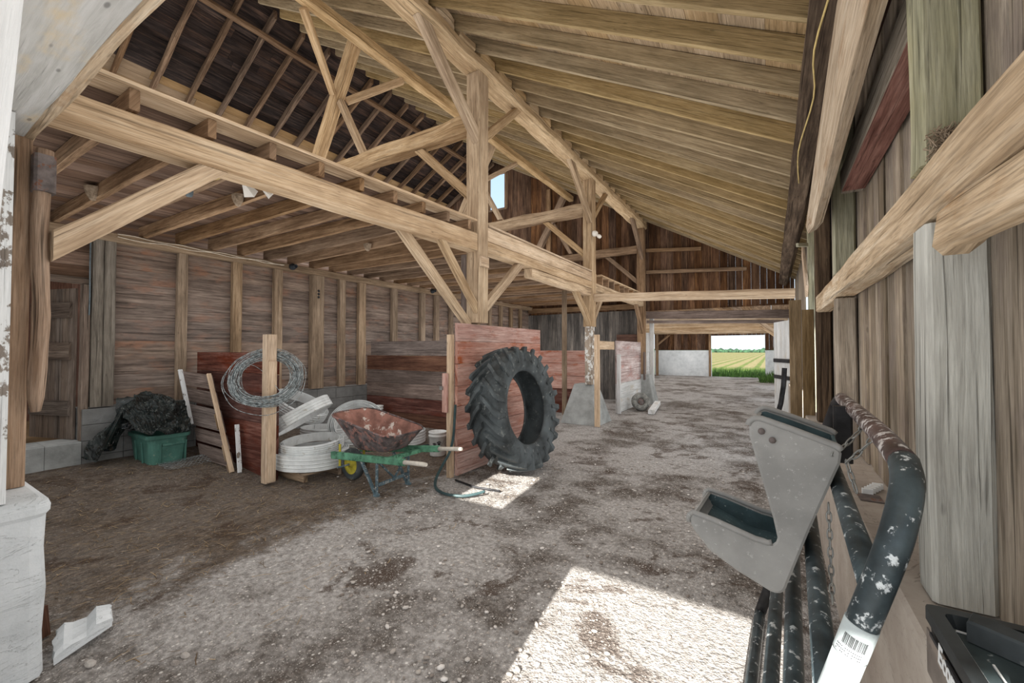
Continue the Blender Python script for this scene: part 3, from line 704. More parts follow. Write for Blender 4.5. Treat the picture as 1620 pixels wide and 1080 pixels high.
# plank screen beyond the dark post, knotty boards
m = MB(); m.box((0.187, 6.0, -0.02), (0.307, 6.04, 2.2), 2, ch=0.004); m.build('upright_plank', 'treated', label='taller knotty upright plank beyond the dark post of the right wall', cat='plank')
m = MB(); m.box((0.314, 6.0, -0.02), (0.43, 6.04, 2.08), 2, ch=0.004); m.build('upright_plank', 'treated', label='shorter knotty upright plank next to the dark post of the right wall', cat='plank')
m = MB(); m.bar((0.42, 6.9, 2.4), (0.42, 7.6, 3.1), 0.03, 0.2, ch=0.003); m.build('new_board', 'fresh', label='bright new board in the gap above the knotty upright planks', cat='plank')
post('gap_post', 0.44, 0.53, 7.0, 7.1, -0.05, 3.3, 'mosspost', 'thin greenish post in the gap of the right wall', 'post')
m = MB(); m.bar((0.3, 6.5, 2.96), (0.42, 6.75, 3.0), 0.03, 0.05); m.build('wood_cleat', 'mosspost', label='short wooden cleat across the gap of the right wall', cat='cleat')

# ------------------------------------------------------------------ annex behind the gable
mb = MB(); mb.box((-6.55, 28.4, -0.1), (-3.15, 28.62, 1.6), 0); mb.box((-0.3, 28.4, -0.1), (0.6, 28.62, 1.6), 0); struct(mb, 'wall_annex_back_base', 'conw')
mb = MB(); planks_x(mb, 28.45, 0.03, -6.55, -3.15, 1.604, lambda x: 3.1, 0.2); planks_x(mb, 28.45, 0.03, -3.15, -0.3, 2.5, lambda x: 3.1, 0.2); planks_x(mb, 28.45, 0.03, -0.3, 0.6, 1.604, lambda x: 3.1, 0.2)
struct(mb, 'wall_annex_back', 'gable')
mb = MB(); planks_y(mb, -6.6, 0.03, 13.3, 28.4, -0.05, 3.1, 0.3); struct(mb, 'wall_annex_left', 'whitew')
mb = MB(); planks_y(mb, 0.52, 0.03, 13.4, 28.4, -0.05, 2.9, 0.28, holes=((15.0, 17.0, 0.0, 2.3), (19.5, 22.5, 0.0, 2.3))); struct(mb, 'wall_annex_right', 'whitew')  # wall openings added to let daylight into the annex
mb = MB(); x = -6.6
while x < 0.6:
    mb.box((x, 13.32, 2.84), (x + 0.24, 28.5, 2.87), 1); x += 0.245
struct(mb, 'ceiling_annex', 'gtimber')
for i, y in enumerate((15.0, 17.2, 19.6, 22.4, 25.4, 28.2)):
    timber('cross_beam', (-6.55, y, 2.73), (0.5, y, 2.66), 0.12, 0.15, 'beam', 'pale cross beam below the annex ceiling, %s beyond the back gable' % ORD[i], 'beam', 'annex cross beams', jit=0.01)
for i, y in enumerate((17.2, 19.6, 22.4)):
    timber('brace', (0.5, y - 0.14, 1.95), (-0.35, y - 0.14, 2.66), 0.09, 0.1, 'beam', 'diagonal brace at the right wall of the annex, %s beyond the back gable' % ORD[i], 'brace', 'annex braces', n0=(1, 0, 0), n1=(0, 0, 1), up=(0, 1, 0))
post('annex_post', -6.3, -6.15, 27.6, 27.75, -0.02, 2.6, 'gtimber', 'dark post in the far left corner of the annex', 'post')
timber('brace', (-6.14, 27.68, 2.0), (-5.5, 27.68, 2.55), 0.09, 0.1, 'gtimber', 'brace on the dark corner post of the annex', 'brace', n0=(1, 0, 0), n1=(0, 0, 1), up=(0, 1, 0))
post('doorway_post', -3.28, -3.16, 28.3, 28.4, -0.02, 2.6, 'gtimber', 'post at the left side of the far field doorway', 'post')
post('jamb_post', -3.22, -3.1, 13.3, 13.42, 0.0, 2.8, 'whitew', 'pale jamb post of the drive-through in the back gable', 'post')
# white tubular gate in the annex
gt = empty('tube_gate', (-6.35, 24.5, 0), 'white tubular gate by the left wall of the annex', 'gate')
m = MB(); m.tube([(-6.38, 24.0, 0.1), (-6.38, 24.0, 1.5), (-6.38, 26.4, 1.5), (-6.38, 26.4, 0.1)], 0.025, 6, closed=True); m.build('gate_frame', 'whitew', parent=gt)
for k in range(4):
    m = MB(); m.tube([(-6.38, 24.0, 0.35 + k * 0.28), (-6.38, 26.4, 0.35 + k * 0.28)], 0.018, 6); m.build('gate_rail', 'whitew', parent=gt)
for k in range(3):
    m = MB(); m.tube([(-6.38, 24.6 + k * 0.6, 0.12), (-6.38, 24.6 + k * 0.6, 1.48)], 0.015, 6); m.build('gate_upright', 'whitew', parent=gt)
# white plank door standing open at the right with iron straps
dr = MB()
for k in range(5):
    a = V((0.06, 12.45, 0)).lerp(V((0.37, 11.55, 0)), k / 5); b = V((0.06, 12.45, 0)).lerp(V((0.37, 11.55, 0)), (k + 0.985) / 5); n_ = V((0.03, 0.01, 0))
    dr.loft([[p + V((0, 0, 0.05)) for p in (a, b, b + n_, a + n_)], [p + V((0, 0, 2.3)) for p in (a, b, b + n_, a + n_)]])
door = dr.build('strapped_gate', 'whitew', label='white plank gate standing open beside the drive-through with iron straps', cat='gate', kind='thing')
for zc in (1.35, 0.95):
    m = MB(); m.bar((0.05, 12.43, zc), (0.355, 11.54, zc), 0.02, 0.09, ch=0.002); m.build('strap_hinge', 'iron', parent=door)
bar = MB(); bar.tube([(0.22, 9.9, 1.25), (0.2, 9.88, 0.9), (0.15, 9.85, 0.55), (0.02, 9.8, 0.03)], 0.045, 8)
bar.build('iron_bar', 'iron', label='black curved iron bar leaning beside the white plank gate', cat='bar')

# ------------------------------------------------------------------ left plank door
dl = V((-7.60, 1.585, 0)); dd = V((-0.93, -0.30, 0)).normalized(); dn = V((0.30, -0.93, 0)).normalized()   # leaf runs back into the side room
dn = V((-dd.y, dd.x, 0));  dn = dn if dn.x > 0 else -dn
m = MB()
for k in range(7):
    a = dl + dd * (k * 0.115); b = dl + dd * (k * 0.115 + 0.112)
    m.loft([[a + V((0, 0, 0.46)), b + V((0, 0, 0.46)), b - dn * 0.025 + V((0, 0, 0.46)), a - dn * 0.025 + V((0, 0, 0.46))], [a + V((0, 0, 2.4)), b + V((0, 0, 2.4)), b - dn * 0.025 + V((0, 0, 2.4)), a - dn * 0.025 + V((0, 0, 2.4))]])
dleaf = m.build('door_1', 'doorw', kind='structure', label='ajar plank door in the left wall with nailed battens')
for z0, z1 in ((0.76, 0.95), (1.48, 1.70), (2.02, 2.22)):
    m = MB(); a = dl + dd * 0.05 + dn * 0.002; b = dl + dd * 0.78 + dn * 0.002
    m.loft([[a + V((0, 0, z0)), a + dn * 0.025 + V((0, 0, z0)), a + dn * 0.025 + V((0, 0, z1)), a + V((0, 0, z1))], [b + V((0, 0, z0)), b + dn * 0.025 + V((0, 0, z0)), b + dn * 0.025 + V((0, 0, z1)), b + V((0, 0, z1))]])
    m.build('batten', 'doorw', parent=dleaf)
post('door_frame_post', -7.5, -7.40, 1.605, 1.685, 0.46, 2.44, 'doorw', 'upright frame of the plank door in the left wall', 'post')
m = MB(); m.box((-7.5, 0.6, 2.445), (-7.42, 1.69, 2.53), 1, ch=0.008); m.build('header_board', 'doorw', label='wooden head board over the plank door in the left wall', cat='board')

# rough pole with its iron strap at the jamb
m = MB(); pts = [(-3.372 + 0.006 * math.sin(z * 5), 0.566 + 0.006 * math.cos(z * 7), z) for z in [1.27 + 0.075 * i for i in range(20)]]
tp = [0.55, 0.9] + [1 + 0.04 * math.sin(i * 1.7) for i in range(18)]
m.tube(pts, 0.036, 10, taper=tp); pole = m.build('rough_pole', 'log', label='rough round pole hanging at the doorway jamb with a rusty strap', cat='pole')
m = MB(); m.box((-3.42, 0.528, 2.46), (-3.325, 0.612, 2.66), 2, ch=0.012); m.build('iron_strap', 'rustiron', parent=pole, label='rusty sheet iron strap')

# ------------------------------------------------------------------ stall dividers and plank screens
def hboards(mb, p0, p1, zs, th, mats, gapz=0.006, ends=None):
    """stacked horizontal boards between two floor points; zs board edges; mats one slot per board"""
    p0 = V((*p0, 0)); p1 = V((*p1, 0)); d = (p1 - p0).normalized(); n = V((-d.y, d.x, 0)) * (th / 2)
    for i, (a, b) in enumerate(zip(zs, zs[1:])):
        e = ends[i] if ends else (0, 0)
        q0 = p0 + d * e[0]; q1 = p1 - d * e[1]
        mid = [q0.lerp(q1, t) for t in (0, .25, .5, .75, 1)]
        r = []
        for k, q in enumerate(mid):
            w = 0.003 * noise.noise(V((k * 2.1, a * 9, b * 5)))
            r.append([q - n + V((0, 0, a + w)), q + n + V((0, 0, a + w)), q + n + V((0, 0, b - gapz + w)), q - n + V((0, 0, b - gapz + w))])
        mb.loft(r, mi=mats[i])
    return mb
# screen behind the tyre
m = hboards(MB(), (-3.40, 4.13), (-3.40, 6.36), [0.02, 0.3, 0.6, 0.89, 1.15, 1.43, 1.72, 1.955], 0.04, [0, 0, 0, 1, 1, 0, 0])
scr = m.build('plank_screen', ['redp', 'redp'], label='faded red plank screen that the tractor tyre leans against', cat='screen')
m = MB(); m.box((-3.50, 4.06, 0.0), (-3.425, 4.125, 1.80), 2, ch=0.004); m.build('edge_post', 'fresh', parent=scr, label='pale wooden edge post')
m = MB(); m.box((-3.54, 4.02, 0.82), (-3.46, 4.055, 1.31), 2, ch=0.004); blk = m.build('latch_board', 'redp', parent=scr, label='pinkish latch board')
m = MB(); m.box((-3.56, 3.995, 1.1), (-3.52, 4.019, 1.15), 0, ch=0.004); m.build('latch', 'steel', parent=blk)
# divider between the first two stalls
m = hboards(MB(), (-7.34, 5.97), (-3.46, 5.97), [0.12, 0.36, 0.66, 0.95, 1.2, 1.5, 1.79], 0.045, [1, 2, 3, 3, 1, 0], ends=[(0, 0), (0, 0), (0, 0), (0, 0), (0, 0), (0.12, 0)])
m.build('stall_divider', ['greyb', 'brownb', 'redd', 'greyb'], label='grey and brown board stall divider behind the wheelbarrow', cat='stall divider')
# dark red divider by the tote
m = hboards(MB(), (-7.34, 2.86), (-5.19, 2.86), [0.0, 0.32, 0.68, 1.0, 1.3, 1.58], 0.045, [0, 0, 0, 0, 0])
m.build('stall_divider', 'redd', label='dark red board stall divider behind the leaning hurdle and green tote', cat='stall divider')
m = hboards(MB(), (-7.4, 9.85), (-3.62, 9.85), [0.0, 0.3, 0.62, 0.95, 1.28, 1.6], 0.045, [1, 1, 0, 0, 0])
m.build('stall_divider', ['redp', 'redd'], label='far red board stall divider behind the slim prop post', cat='stall divider')
m = hboards(MB(), (-3.36, 10.45), (-3.36, 12.72), [0.0, 0.36, 0.75, 1.1, 1.45, 1.85], 0.045, [1, 1, 0, 0, 0])
s2 = m.build('plank_screen', ['redw', 'whitew'], label='far plank screen, pinkish above and whitewashed below, past the middle post', cat='screen')
m = MB(); m.box((-3.33, 10.38, 0.0), (-3.24, 10.445, 1.5), 2, ch=0.005); m.build('edge_post', 'whitew', parent=s2)
m = MB(); m.box((-3.42, 9.3, 1.62), (-3.39, 10.4, 1.82), 1); m.build('board', 'fresh', label='pale board end beside the far plank screen', cat='board')
m = MB(); m.box((-4.2, 13.1, 1.8), (-3.55, 13.12, 2.1), 0); m.build('board', 'brownb', label='brown board against the back wall behind the far plank screen', cat='board')
m = MB(); m.box((-3.24, 12.60, 0.72), (-3.2, 12.74, 1.55), 2); m.build('board', 'greyb', label='dark grey upright board over the far concrete block', cat='board')

# concrete blocks under the posts
def pedestal(cx, cy, wb, wt, h, label, sx=1.0):
    m = MB(); r = []
    for z, w in ((0, wb), (h * 0.3, wb + (wt - wb) * 0.3), (h * 0.7, wb + (wt - wb) * 0.7), (h - 0.015, wt), (h, wt - 0.02)):
        c = 0.02; a = w / 2
        r.append([(cx + x * sx + 0.008 * noise.noise(V((x * 3 + cx, y * 3, z * 4))), cy + y + 0.008 * noise.noise(V((x * 3, y * 3 + 5, z * 4))), z)
                  for x, y in ((-a + c, -a), (a - c, -a), (a, -a + c), (a, a - c), (a - c, a), (-a + c, a), (-a, a - c), (-a, -a + c))])
    m.loft(r); return m.build('post_block', 'conc', label=label, cat='concrete block', group='concrete blocks under the posts')
pedestal(-3.55, 8.88, 0.88, 0.42, 0.852, 'tapered concrete block under the middle tall post')
pedestal(-3.3, 13.05, 0.66, 0.34, 0.87, 'tapered concrete block under the tall post at the back gable')
m = MB(); m.box((-3.17, 8.38, 0.0), (-3.06, 8.43, 1.93), 2, ch=0.004); m.build('upright_board', 'fresh', label='upright board standing in front of the middle concrete block', cat='board')

# pale post with the wire coil
post('coil_post', -5.17, -5.055, 2.66, 2.78, 0.03, 1.79, 'fresh', 'pale square post that the wire coil hangs on', 'post', jit=0.003)
m = MB(); m.box((-5.053, 2.67, 0.05), (-5.02, 2.76, 1.47), 2, ch=0.003); m.build('upright_board', 'fresh', label='thin board nailed along the pale coil post', cat='board')
m = MB(); cc = V((-5.10, 2.68, 1.27))
ax1 = V((0.50, 0.86, 0.24)).normalized(); ax2 = V((-0.30, 0.175, 0.94)); ax2 = (ax2 - ax1 * ax2.dot(ax1)).normalized(); axn = ax1.cross(ax2)
for k in range(46):
    R0 = 0.335 + U(-0.07, 0.05); sx, sy = 1.03 + U(-0.03, 0.03), 0.92 + U(-0.03, 0.03); off = axn * U(-0.045, 0.045)
    tl = V((U(-1, 1), U(-1, 1), 0)) * 0.02; ph = U(0, 6)
    loose = k > 42
    if loose: R0 *= U(1.08, 1.15)
    pts = []
    for i in range(44):
        a = 2 * math.pi * i / 44; r = R0 * (1 + 0.02 * math.sin(3 * a + ph) + 0.012 * math.sin(7 * a + ph))
        pts.append(cc + V((0, 0, -0.0 if not loose else -0.04)) + ax1 * (r * sx * math.cos(a) + tl.x) + ax2 * (r * sy * math.sin(a) + tl.y) + off + axn * 0.02 * math.sin(2 * a + ph))
    m.tube(pts, 0.0038, 4, closed=True)
    for i in range(0, 44, 4):
        q = pts[(i + k) % 44]; dv = V((U(-1, 1), U(-1, 1), U(-1, 1))).normalized() * 0.016
        m.tube([q - dv, q + dv], 0.0018, 3, smooth=False)
pts = [cc + ax1 * (-0.24 + 0.36 * t) + ax2 * (0.22 - 0.5 * t + 0.18 * math.sin(t * 3)) for t in [i / 14 for i in range(15)]]
m.tube(pts, 0.003, 4)
m.build('wire_coil', 'wire', label='big coil of grey barbed wire hung on the pale post', cat='wire coil')

# leaning hurdle of old boards
hr = empty('leaning_hurdle', (-6.2, 2.6, 0.06), 'old board hurdle leaning against the dark red divider behind the green tote', 'hurdle')
LT, RT, RB, LB = V((-7.2, 2.62, 1.30)), V((-6.49, 2.69, 1.26)), V((-5.84, 2.70, 0.05)), V((-6.58, 2.63, 0.1))
def quadboard(m, a, b, c, d, th, n=V((0, -1, 0.1)), mi=0):
    n = V(n).normalized() * th; m.loft([[a, d, d + n, a + n], [b, c, c + n, b + n]], mi=mi)
m = MB()
for t0, t1 in ((0.0, 0.17), (0.19, 0.36), (0.38, 0.62), (0.64, 0.79), (0.81, 0.98)):
    quadboard(m, LT.lerp(LB, t0), RT.lerp(RB, t0), RT.lerp(RB, t1 - 0.01), LT.lerp(LB, t1 - 0.01), 0.022)
m.build('hurdle_boards', 'greyb', parent=hr)
for nm, A, B, mt, lb in (('right_stile', RT, RB, 'fresh', 'fresh pale stile'), ('left_stile', LT, LT.lerp(LB, 0.6), 'peel', 'white painted stile')):
    m = MB(); m.bar(A + V((0, -0.045, 0.02)), B + V((0, -0.045, 0.0)), 0.05, 0.035, ch=0.004); m.build(nm, mt, parent=hr, label=lb)
for t in (0.42, 0.74, 0.93):
    m = MB(); q = RT.lerp(RB, t) + V((-0.06, -0.04, 0)); m.bar(q, q + V((0.1, 0, -0.19)), 0.05, 0.02, ch=0.003); m.build('cleat', 'stud', parent=hr)
m = MB(); m.bar((-5.78, 2.72, 0.04), (-6.0, 2.78, 0.62), 0.05, 0.03, ch=0.003); m.build('paint_stick', 'peel', label='short white painted stick beside the leaning hurdle', cat='stick')

# green tote and the plastic sheet heaped over it
def rrect(x0, x1, y0, y1, r, z, n=4):
    o = []
    for cx, cy, a0 in ((x1 - r, y1 - r, 0), (x0 + r, y1 - r, 90), (x0 + r, y0 + r, 180), (x1 - r, y0 + r, 270)):
        for i in range(n + 1):
            a = math.radians(a0 + 90 * i / n); o.append(V((cx + r * math.cos(a), cy + r * math.sin(a), z)))
    return o
tz = 0.085
tt = MB(); X0, X1, Y0, Y1 = -7.26, -6.68, 2.09, 2.46
def ins(d, z): return rrect(X0 - d, X1 + d, Y0 - d * 0.8, Y1 + d * 0.8, 0.07, tz + z)
tt.loft([ins(-0.02, 0), ins(0, 0.02), ins(0.03, 0.3), ins(0.04, 0.38), ins(0.065, 0.385), ins(0.07, 0.43), ins(0.045, 0.435), ins(0.035, 0.40), ins(0.0, 0.05), ins(-0.05, 0.03)], smooth=False)
tote = tt.build('storage_tote', 'tote', label='green plastic storage tote by the left wall, black sheeting heaped on top', cat='tote')
for (a, b) in ((2.17, 2.2), (2.44, 2.47)):
    m = MB(); m.bar((-6.672, (a + b) / 2, tz + 0.04), (-6.645, (a + b) / 2, tz + 0.33), 0.03, 0.02, up=(0, 1, 0), ch=0.004); m.build('rib', 'tote', parent=tote)
m = MB(); m.bar((-6.648, 2.2, tz + 0.30), (-6.648, 2.44, tz + 0.30), 0.022, 0.035, ch=0.004); m.build('rib', 'tote', parent=tote)
for x in (-7.08, -6.86):
    m = MB(); m.bar((x, 2.075, tz + 0.04), (x, 2.055, tz + 0.34), 0.03, 0.02, up=(0, 1, 0), ch=0.004); m.build('rib', 'tote', parent=tote)
# sheet: a crumpled heap
def ridged(p, s, o=4):
    v = 0; a = 1; f = s; t = 0
    for _ in range(o):
        v += a * (1 - abs(noise.noise(p * f)) * 2); t += a; a *= 0.55; f *= 2.1
    return v / t
def heap_z(x, y):
    def lobe(cx, cy, rx, ry, h):
        q = ((x - cx) / rx) ** 2 + ((y - cy) / ry) ** 2
        return h * max(0, 1 - q) ** 0.6
    z = 0.57
    z += lobe(-7.02, 2.30, 0.42, 0.50, 0.36); z += lobe(-6.85, 2.08, 0.36, 0.32, 0.10); z += lobe(-7.15, 1.92, 0.3, 0.34, 0.12)
    return z
m = MB(); nu, nv = 110, 70
grid = {}
for i in range(nu + 1):
    for j in range(nv + 1):
        a = 2 * math.pi * i / nu; t = j / nv                   # t 0 centre .. 1 rim
        ca, sa = math.cos(a), math.sin(a)
        fl = max(0.0, ca * -0.45 + sa * -0.89 - 0.05) / 0.95 if ca < 0.12 else 0.0      # the flap that hangs left of the tote
        rx = 0.45; ry = 0.38 + 0.30 * fl ** 0.9
        x = -6.98 + ca * rx * t - 0.10 * fl * t; y = 2.27 + sa * ry * t
        x = max(x, -7.33)
        z = heap_z(x, y)
        over = max(0, t - 0.62) / 0.38
        drop = 0.08 + 0.30 * fl
        z -= drop * over ** 1.4
        p = V((x, y, z)); r = ridged(p + V((3, 1, 0)), 2.6, 5)
        nrm = V((ca * 0.6, sa * 0.6, 0.8))
        p += nrm * (0.22 * (r - 0.5)) * (0.4 + 0.6 * min(1, t * 2))
        p += V((noise.noise(p * 9), noise.noise(p * 9 + V((9, 0, 0))), noise.noise(p * 9 + V((0, 9, 0))))) * 0.02
        p.z = max(p.z, 0.2); p.x = max(p.x, -7.345)
        if p.y > 1.98: p.z = max(p.z, 0.53)
        p.y = min(p.y, 2.50)
        m.vert(p)
for i in range(nu):
    for j in range(nv):
        a = i * (nv + 1) + j; b = (i + 1) * (nv + 1) + j
        m.face((a, a + 1, b + 1, b) if j else (a, a + 1, b + 1), None, 0, 0, False)
sheet = m.build('plastic_sheet', 'tarp', label='crumpled black plastic sheeting heaped on the green tote and hanging to its left', cat='plastic sheet')
# chicken wire scrap in front of the tote
m = MB(); 
for k in range(-9, 10):
    for s in (-1, 1):
        pts = []
        for i in range(9):
            t = i / 8; u = k * 0.05 + s * (t - 0.5) * 0.3; x = -6.5 + (t - 0.5) * 0.34
            if -0.3 < u < 0.3: pts.append((x, 2.42 + u, gz(x, 2.4) + 0.018 + 0.05 * math.sin(3.1 * t) * (0.5 + 0.5 * math.sin(u * 9))))
        if len(pts) > 2: m.tube(pts, 0.002, 3, smooth=False)
m.build('netting_scrap', 'wire', label='scrap of wire netting on the ground in front of the green tote', cat='netting')
m = MB(); m.bar((-7.15, 1.72, 0.15), (-6.78, 1.93, 0.13), 0.03, 0.015, ch=0.002); m.build('wood_stick', 'fresh', label='thin pale stick on the ground left of the green tote', cat='stick')

# ------------------------------------------------------------------ white vinyl rolls on a pallet
pal = empty('small_pallet', (-5.0, 3.2, 0.03), 'low wooden pallet under the white vinyl rolls', 'pallet')
for k in range(5):
    m = MB(); m.bar((-5.55 + k * 0.19, 2.93, 0.115), (-5.40 + k * 0.19, 3.85, 0.115), 0.12, 0.02, ch=0.003); m.build('slat', 'stud', parent=pal)
for y in (2.98, 3.4, 3.8):
    m = MB(); m.bar((-5.56 + (y - 2.93) * 0.33, y, 0.058), (-4.78 + (y - 2.93) * 0.15, y, 0.058), 0.05, 0.09, ch=0.004); m.build('bearer', 'stud', parent=pal)
def vroll(c, R, h, layers, axis, label, spin=0.0, sq=1.0):
    """flat ribbed band wound to a roll; axis = its turning axis"""
    axis = V(axis).normalized(); q = axis.to_track_quat('Z', 'Y').to_matrix().to_4x4()
    mt = Matrix.Translation(V(c)) @ q @ Matrix.Rotation(spin, 4, 'Z') @ Matrix.Diagonal((1, sq, 1, 1))
    m = MB(); n = 48
    th = 0.016; turns = layers; rings = []
    N = n * turns
    for k in range(N + 1):
        a = 2 * math.pi * k / n; r = R - th * 1.15 * k / n
        wob = 0.006 * noise.noise(V((math.cos(a) * 2 + c[0], math.sin(a) * 2 + c[1], k / n)))
        sh = 0.012 * noise.noise(V((k / n * 3, c[0], 4)))
        prof = [(0, 0), (th * 0.5, 0.004), (th * 0.35, h * 0.22), (th * 0.8, h * 0.27), (th * 0.35, h * 0.32), (th * 0.35, h * 0.46), (th * 0.8, h * 0.5), (th * 0.35, h * 0.54),
                (th * 0.35, h * 0.7), (th * 0.8, h * 0.74), (th * 0.35, h * 0.79), (th * 0.5, h - 0.004), (0, h)]
        rings.append([mt @ V(((r + x + wob) * math.cos(a), (r + x + wob) * math.sin(a), z + sh)) for x, z in prof])
    m.loft(rings, closed=True, smooth=False)
    return m.build('vinyl_roll', 'vinyl', label=label, cat='vinyl roll', group='rolls of white vinyl band')
vroll((-5.07, 3.27, 0.135), 0.44, 0.19, 4, (0.0, 0.0, 1), 'wide flat roll of white vinyl band, lowest on the pallet')
vroll((-5.05, 3.24, 0.34), 0.37, 0.11, 3, (0.03, -0.06, 1), 'smaller flat roll of white vinyl band on top of the lowest one')
vroll((-5.42, 3.34, 0.64), 0.43, 0.15, 3, (-0.43, -0.30, 0.85), 'white vinyl roll leaning slantwise with its band rising to the right')
vroll((-6.3, 3.8, 0.66), 0.42, 0.15, 3, (0.42, 0.22, 0.86), 'white vinyl roll at the back whose band slopes down to the right')
vroll((-6.3, 4.3, 0.16), 0.40, 0.17, 3, (0.0, 0.05, 1), 'white vinyl roll lying on the ground behind the leaning ones')
vroll((-5.4, 4.2, 0.40), 0.40, 0.19, 6, (0.5, -0.55, 0.7), 'thick white vinyl roll tipped up behind the wheelbarrow tray')
vroll((-5.5, 5.15, 0.02), 0.45, 0.2, 3, (0.0, 0.0, 1), 'white vinyl roll lying flat in the stall behind the wheelbarrow')

# ------------------------------------------------------------------ wheelbarrow
wb = empty('wheelbarrow', (-3.9, 3.38, 0), 'old wheelbarrow with rusty tray and green wooden handles', 'wheelbarrow')
top = [V((-4.50, 3.06, .845)), V((-3.44, 3.06, .665)), V((-3.44, 3.68, .685)), V((-4.47, 3.68, .86))]
bot = [V((-4.17, 3.20, .435)), V((-3.62, 3.20, .465)), V((-3.62, 3.54, .465)), V((-4.17, 3.54, .435))]
def rquad(c, r, n=5):
    o = []
    for i in range(4):
        p = c[i]; a = (c[i - 1] - p).normalized() * r; b = (c[(i + 1) % 4] - p).normalized() * r
        for k in range(n + 1):
            t = k / n; o.append((p + a) * (1 - t) ** 2 + p * 2 * t * (1 - t) + (p + b) * t * t)
    return o
def tr(t, sh=0.0):
    c = [b.lerp(a, t) for a, b in zip(top, bot)]; cen = sum(c, V()) / 4
    c = [q + (cen - q).normalized() * sh for q in c]
    return rquad(c, 0.10 + 0.10 * t)
out = [tr(t) for t in (0, 0.08, 0.35, 0.7, 1.0)]; out[0] = [p + (sum(out[0], V()) / len(out[0]) - p) * 0.12 for p in out[0]]
inn = [[p + V((0, 0, 0.008)) for p in tr(t, 0.008)] for t in (1.0, 0.7, 0.35, 0.08, 0)]
inn[0] = [p - V((0, 0, 0.006)) for p in inn[0]]
m = MB(); m.loft(out, smooth=True, caps=False); n0 = len(out[0]); m.face(list(range(n0))[::-1]); b0 = len(m.v); m.loft(inn, smooth=True, caps=False, mi=1); m.face([b0 + 4 * n0 + i for i in range(n0)], mi=1)
m.build('tray', ['tray', 'trayin'], parent=wb, label='rusty steel tray, paint flaking inside')
m = MB(); m.tube(tr(1.0), 0.011, 6, closed=True); m.build('rim', 'tray', parent=wb)
for ya, yb, za, zb, nm in ((3.17, 3.10, .335, .462, 'near'), (3.58, 3.66, .335, .505, 'far')):
    A = V((-4.53, ya, za)); B = V((-2.93, yb, zb)); C = A.lerp(B, 0.8)
    m = MB(); m.bar(A, C, 0.045, 0.085, ch=0.006, h1=0.07); h = m.build('handle', 'green', parent=wb)
    m = MB(); m.tube([C, A.lerp(B, 0.84), A.lerp(B, 0.97), B], 0.024, 8, taper=[1.1, 0.95, 1, 0.8]); m.build('grip', 'grip', parent=h, label='worn bare wood grip')
m = MB(); m.box((-3.55, 3.12, .405), (-3.50, 3.62, .445), 1); m.build('cross_bar', 'green', parent=wb)
for y in (3.13, 3.60):
    m = MB()
    m.bar((-3.97, y + 0.02, .345), (-3.71, y, 0.02), 0.03, 0.03, ch=0.003); m.bar((-3.70, y + 0.01, .37), (-3.69, y, 0.02), 0.03, 0.03, ch=0.003); m.bar((-3.73, y, 0.0), (-3.66, y, 0.02), 0.035, 0.03, ch=0.004)
    m.build('leg', 'bluest', parent=wb)
m = MB(); m.bar((-3.685, 3.14, 0.12), (-3.685, 3.59, 0.14), 0.028, 0.035, ch=0.003); m.bar((-3.69, 3.16, .36), (-3.69, 3.38, .14), 0.02, 0.02, ch=0.002); m.bar((-3.69, 3.58, .36), (-3.69, 3.38, .14), 0.02, 0.02, ch=0.002)
m.build('leg_brace', 'bluest', parent=wb)
rot = Matrix.Translation((-4.42, 3.375, 0.195)) @ Matrix.Rotation(math.pi / 2, 4, 'X')
m = MB(); m.lathe([(0.12, -0.035), (0.165, -0.045), (0.188, -0.03), (0.195, 0), (0.188, 0.03), (0.165, 0.045), (0.12, 0.035)], rot, 36); wh = m.build('wheel', 'rubber', parent=wb)
m = MB(); m.lathe([(0.0, -0.05), (0.03, -0.05), (0.035, -0.02), (0.1, -0.015), (0.125, -0.036), (0.125, 0.036), (0.1, 0.015), (0.035, 0.02), (0.03, 0.05), (0.0, 0.05)], rot, 28); m.build('hub', 'yellow', parent=wh, label='yellow wheel hub')
m = MB(); m.tube([(-4.42, 3.16, .2), (-4.42, 3.6, .2)], 0.012, 8); m.build('axle', 'bluest', parent=wb)
for y in (3.2, 3.55):
    m = MB(); m.bar((-4.43, y, .19), (-4.43, y, .47), 0.035, 0.012, up=(0, 1, 0), ch=0.002); m.build('bracket', 'yellow', parent=wb)

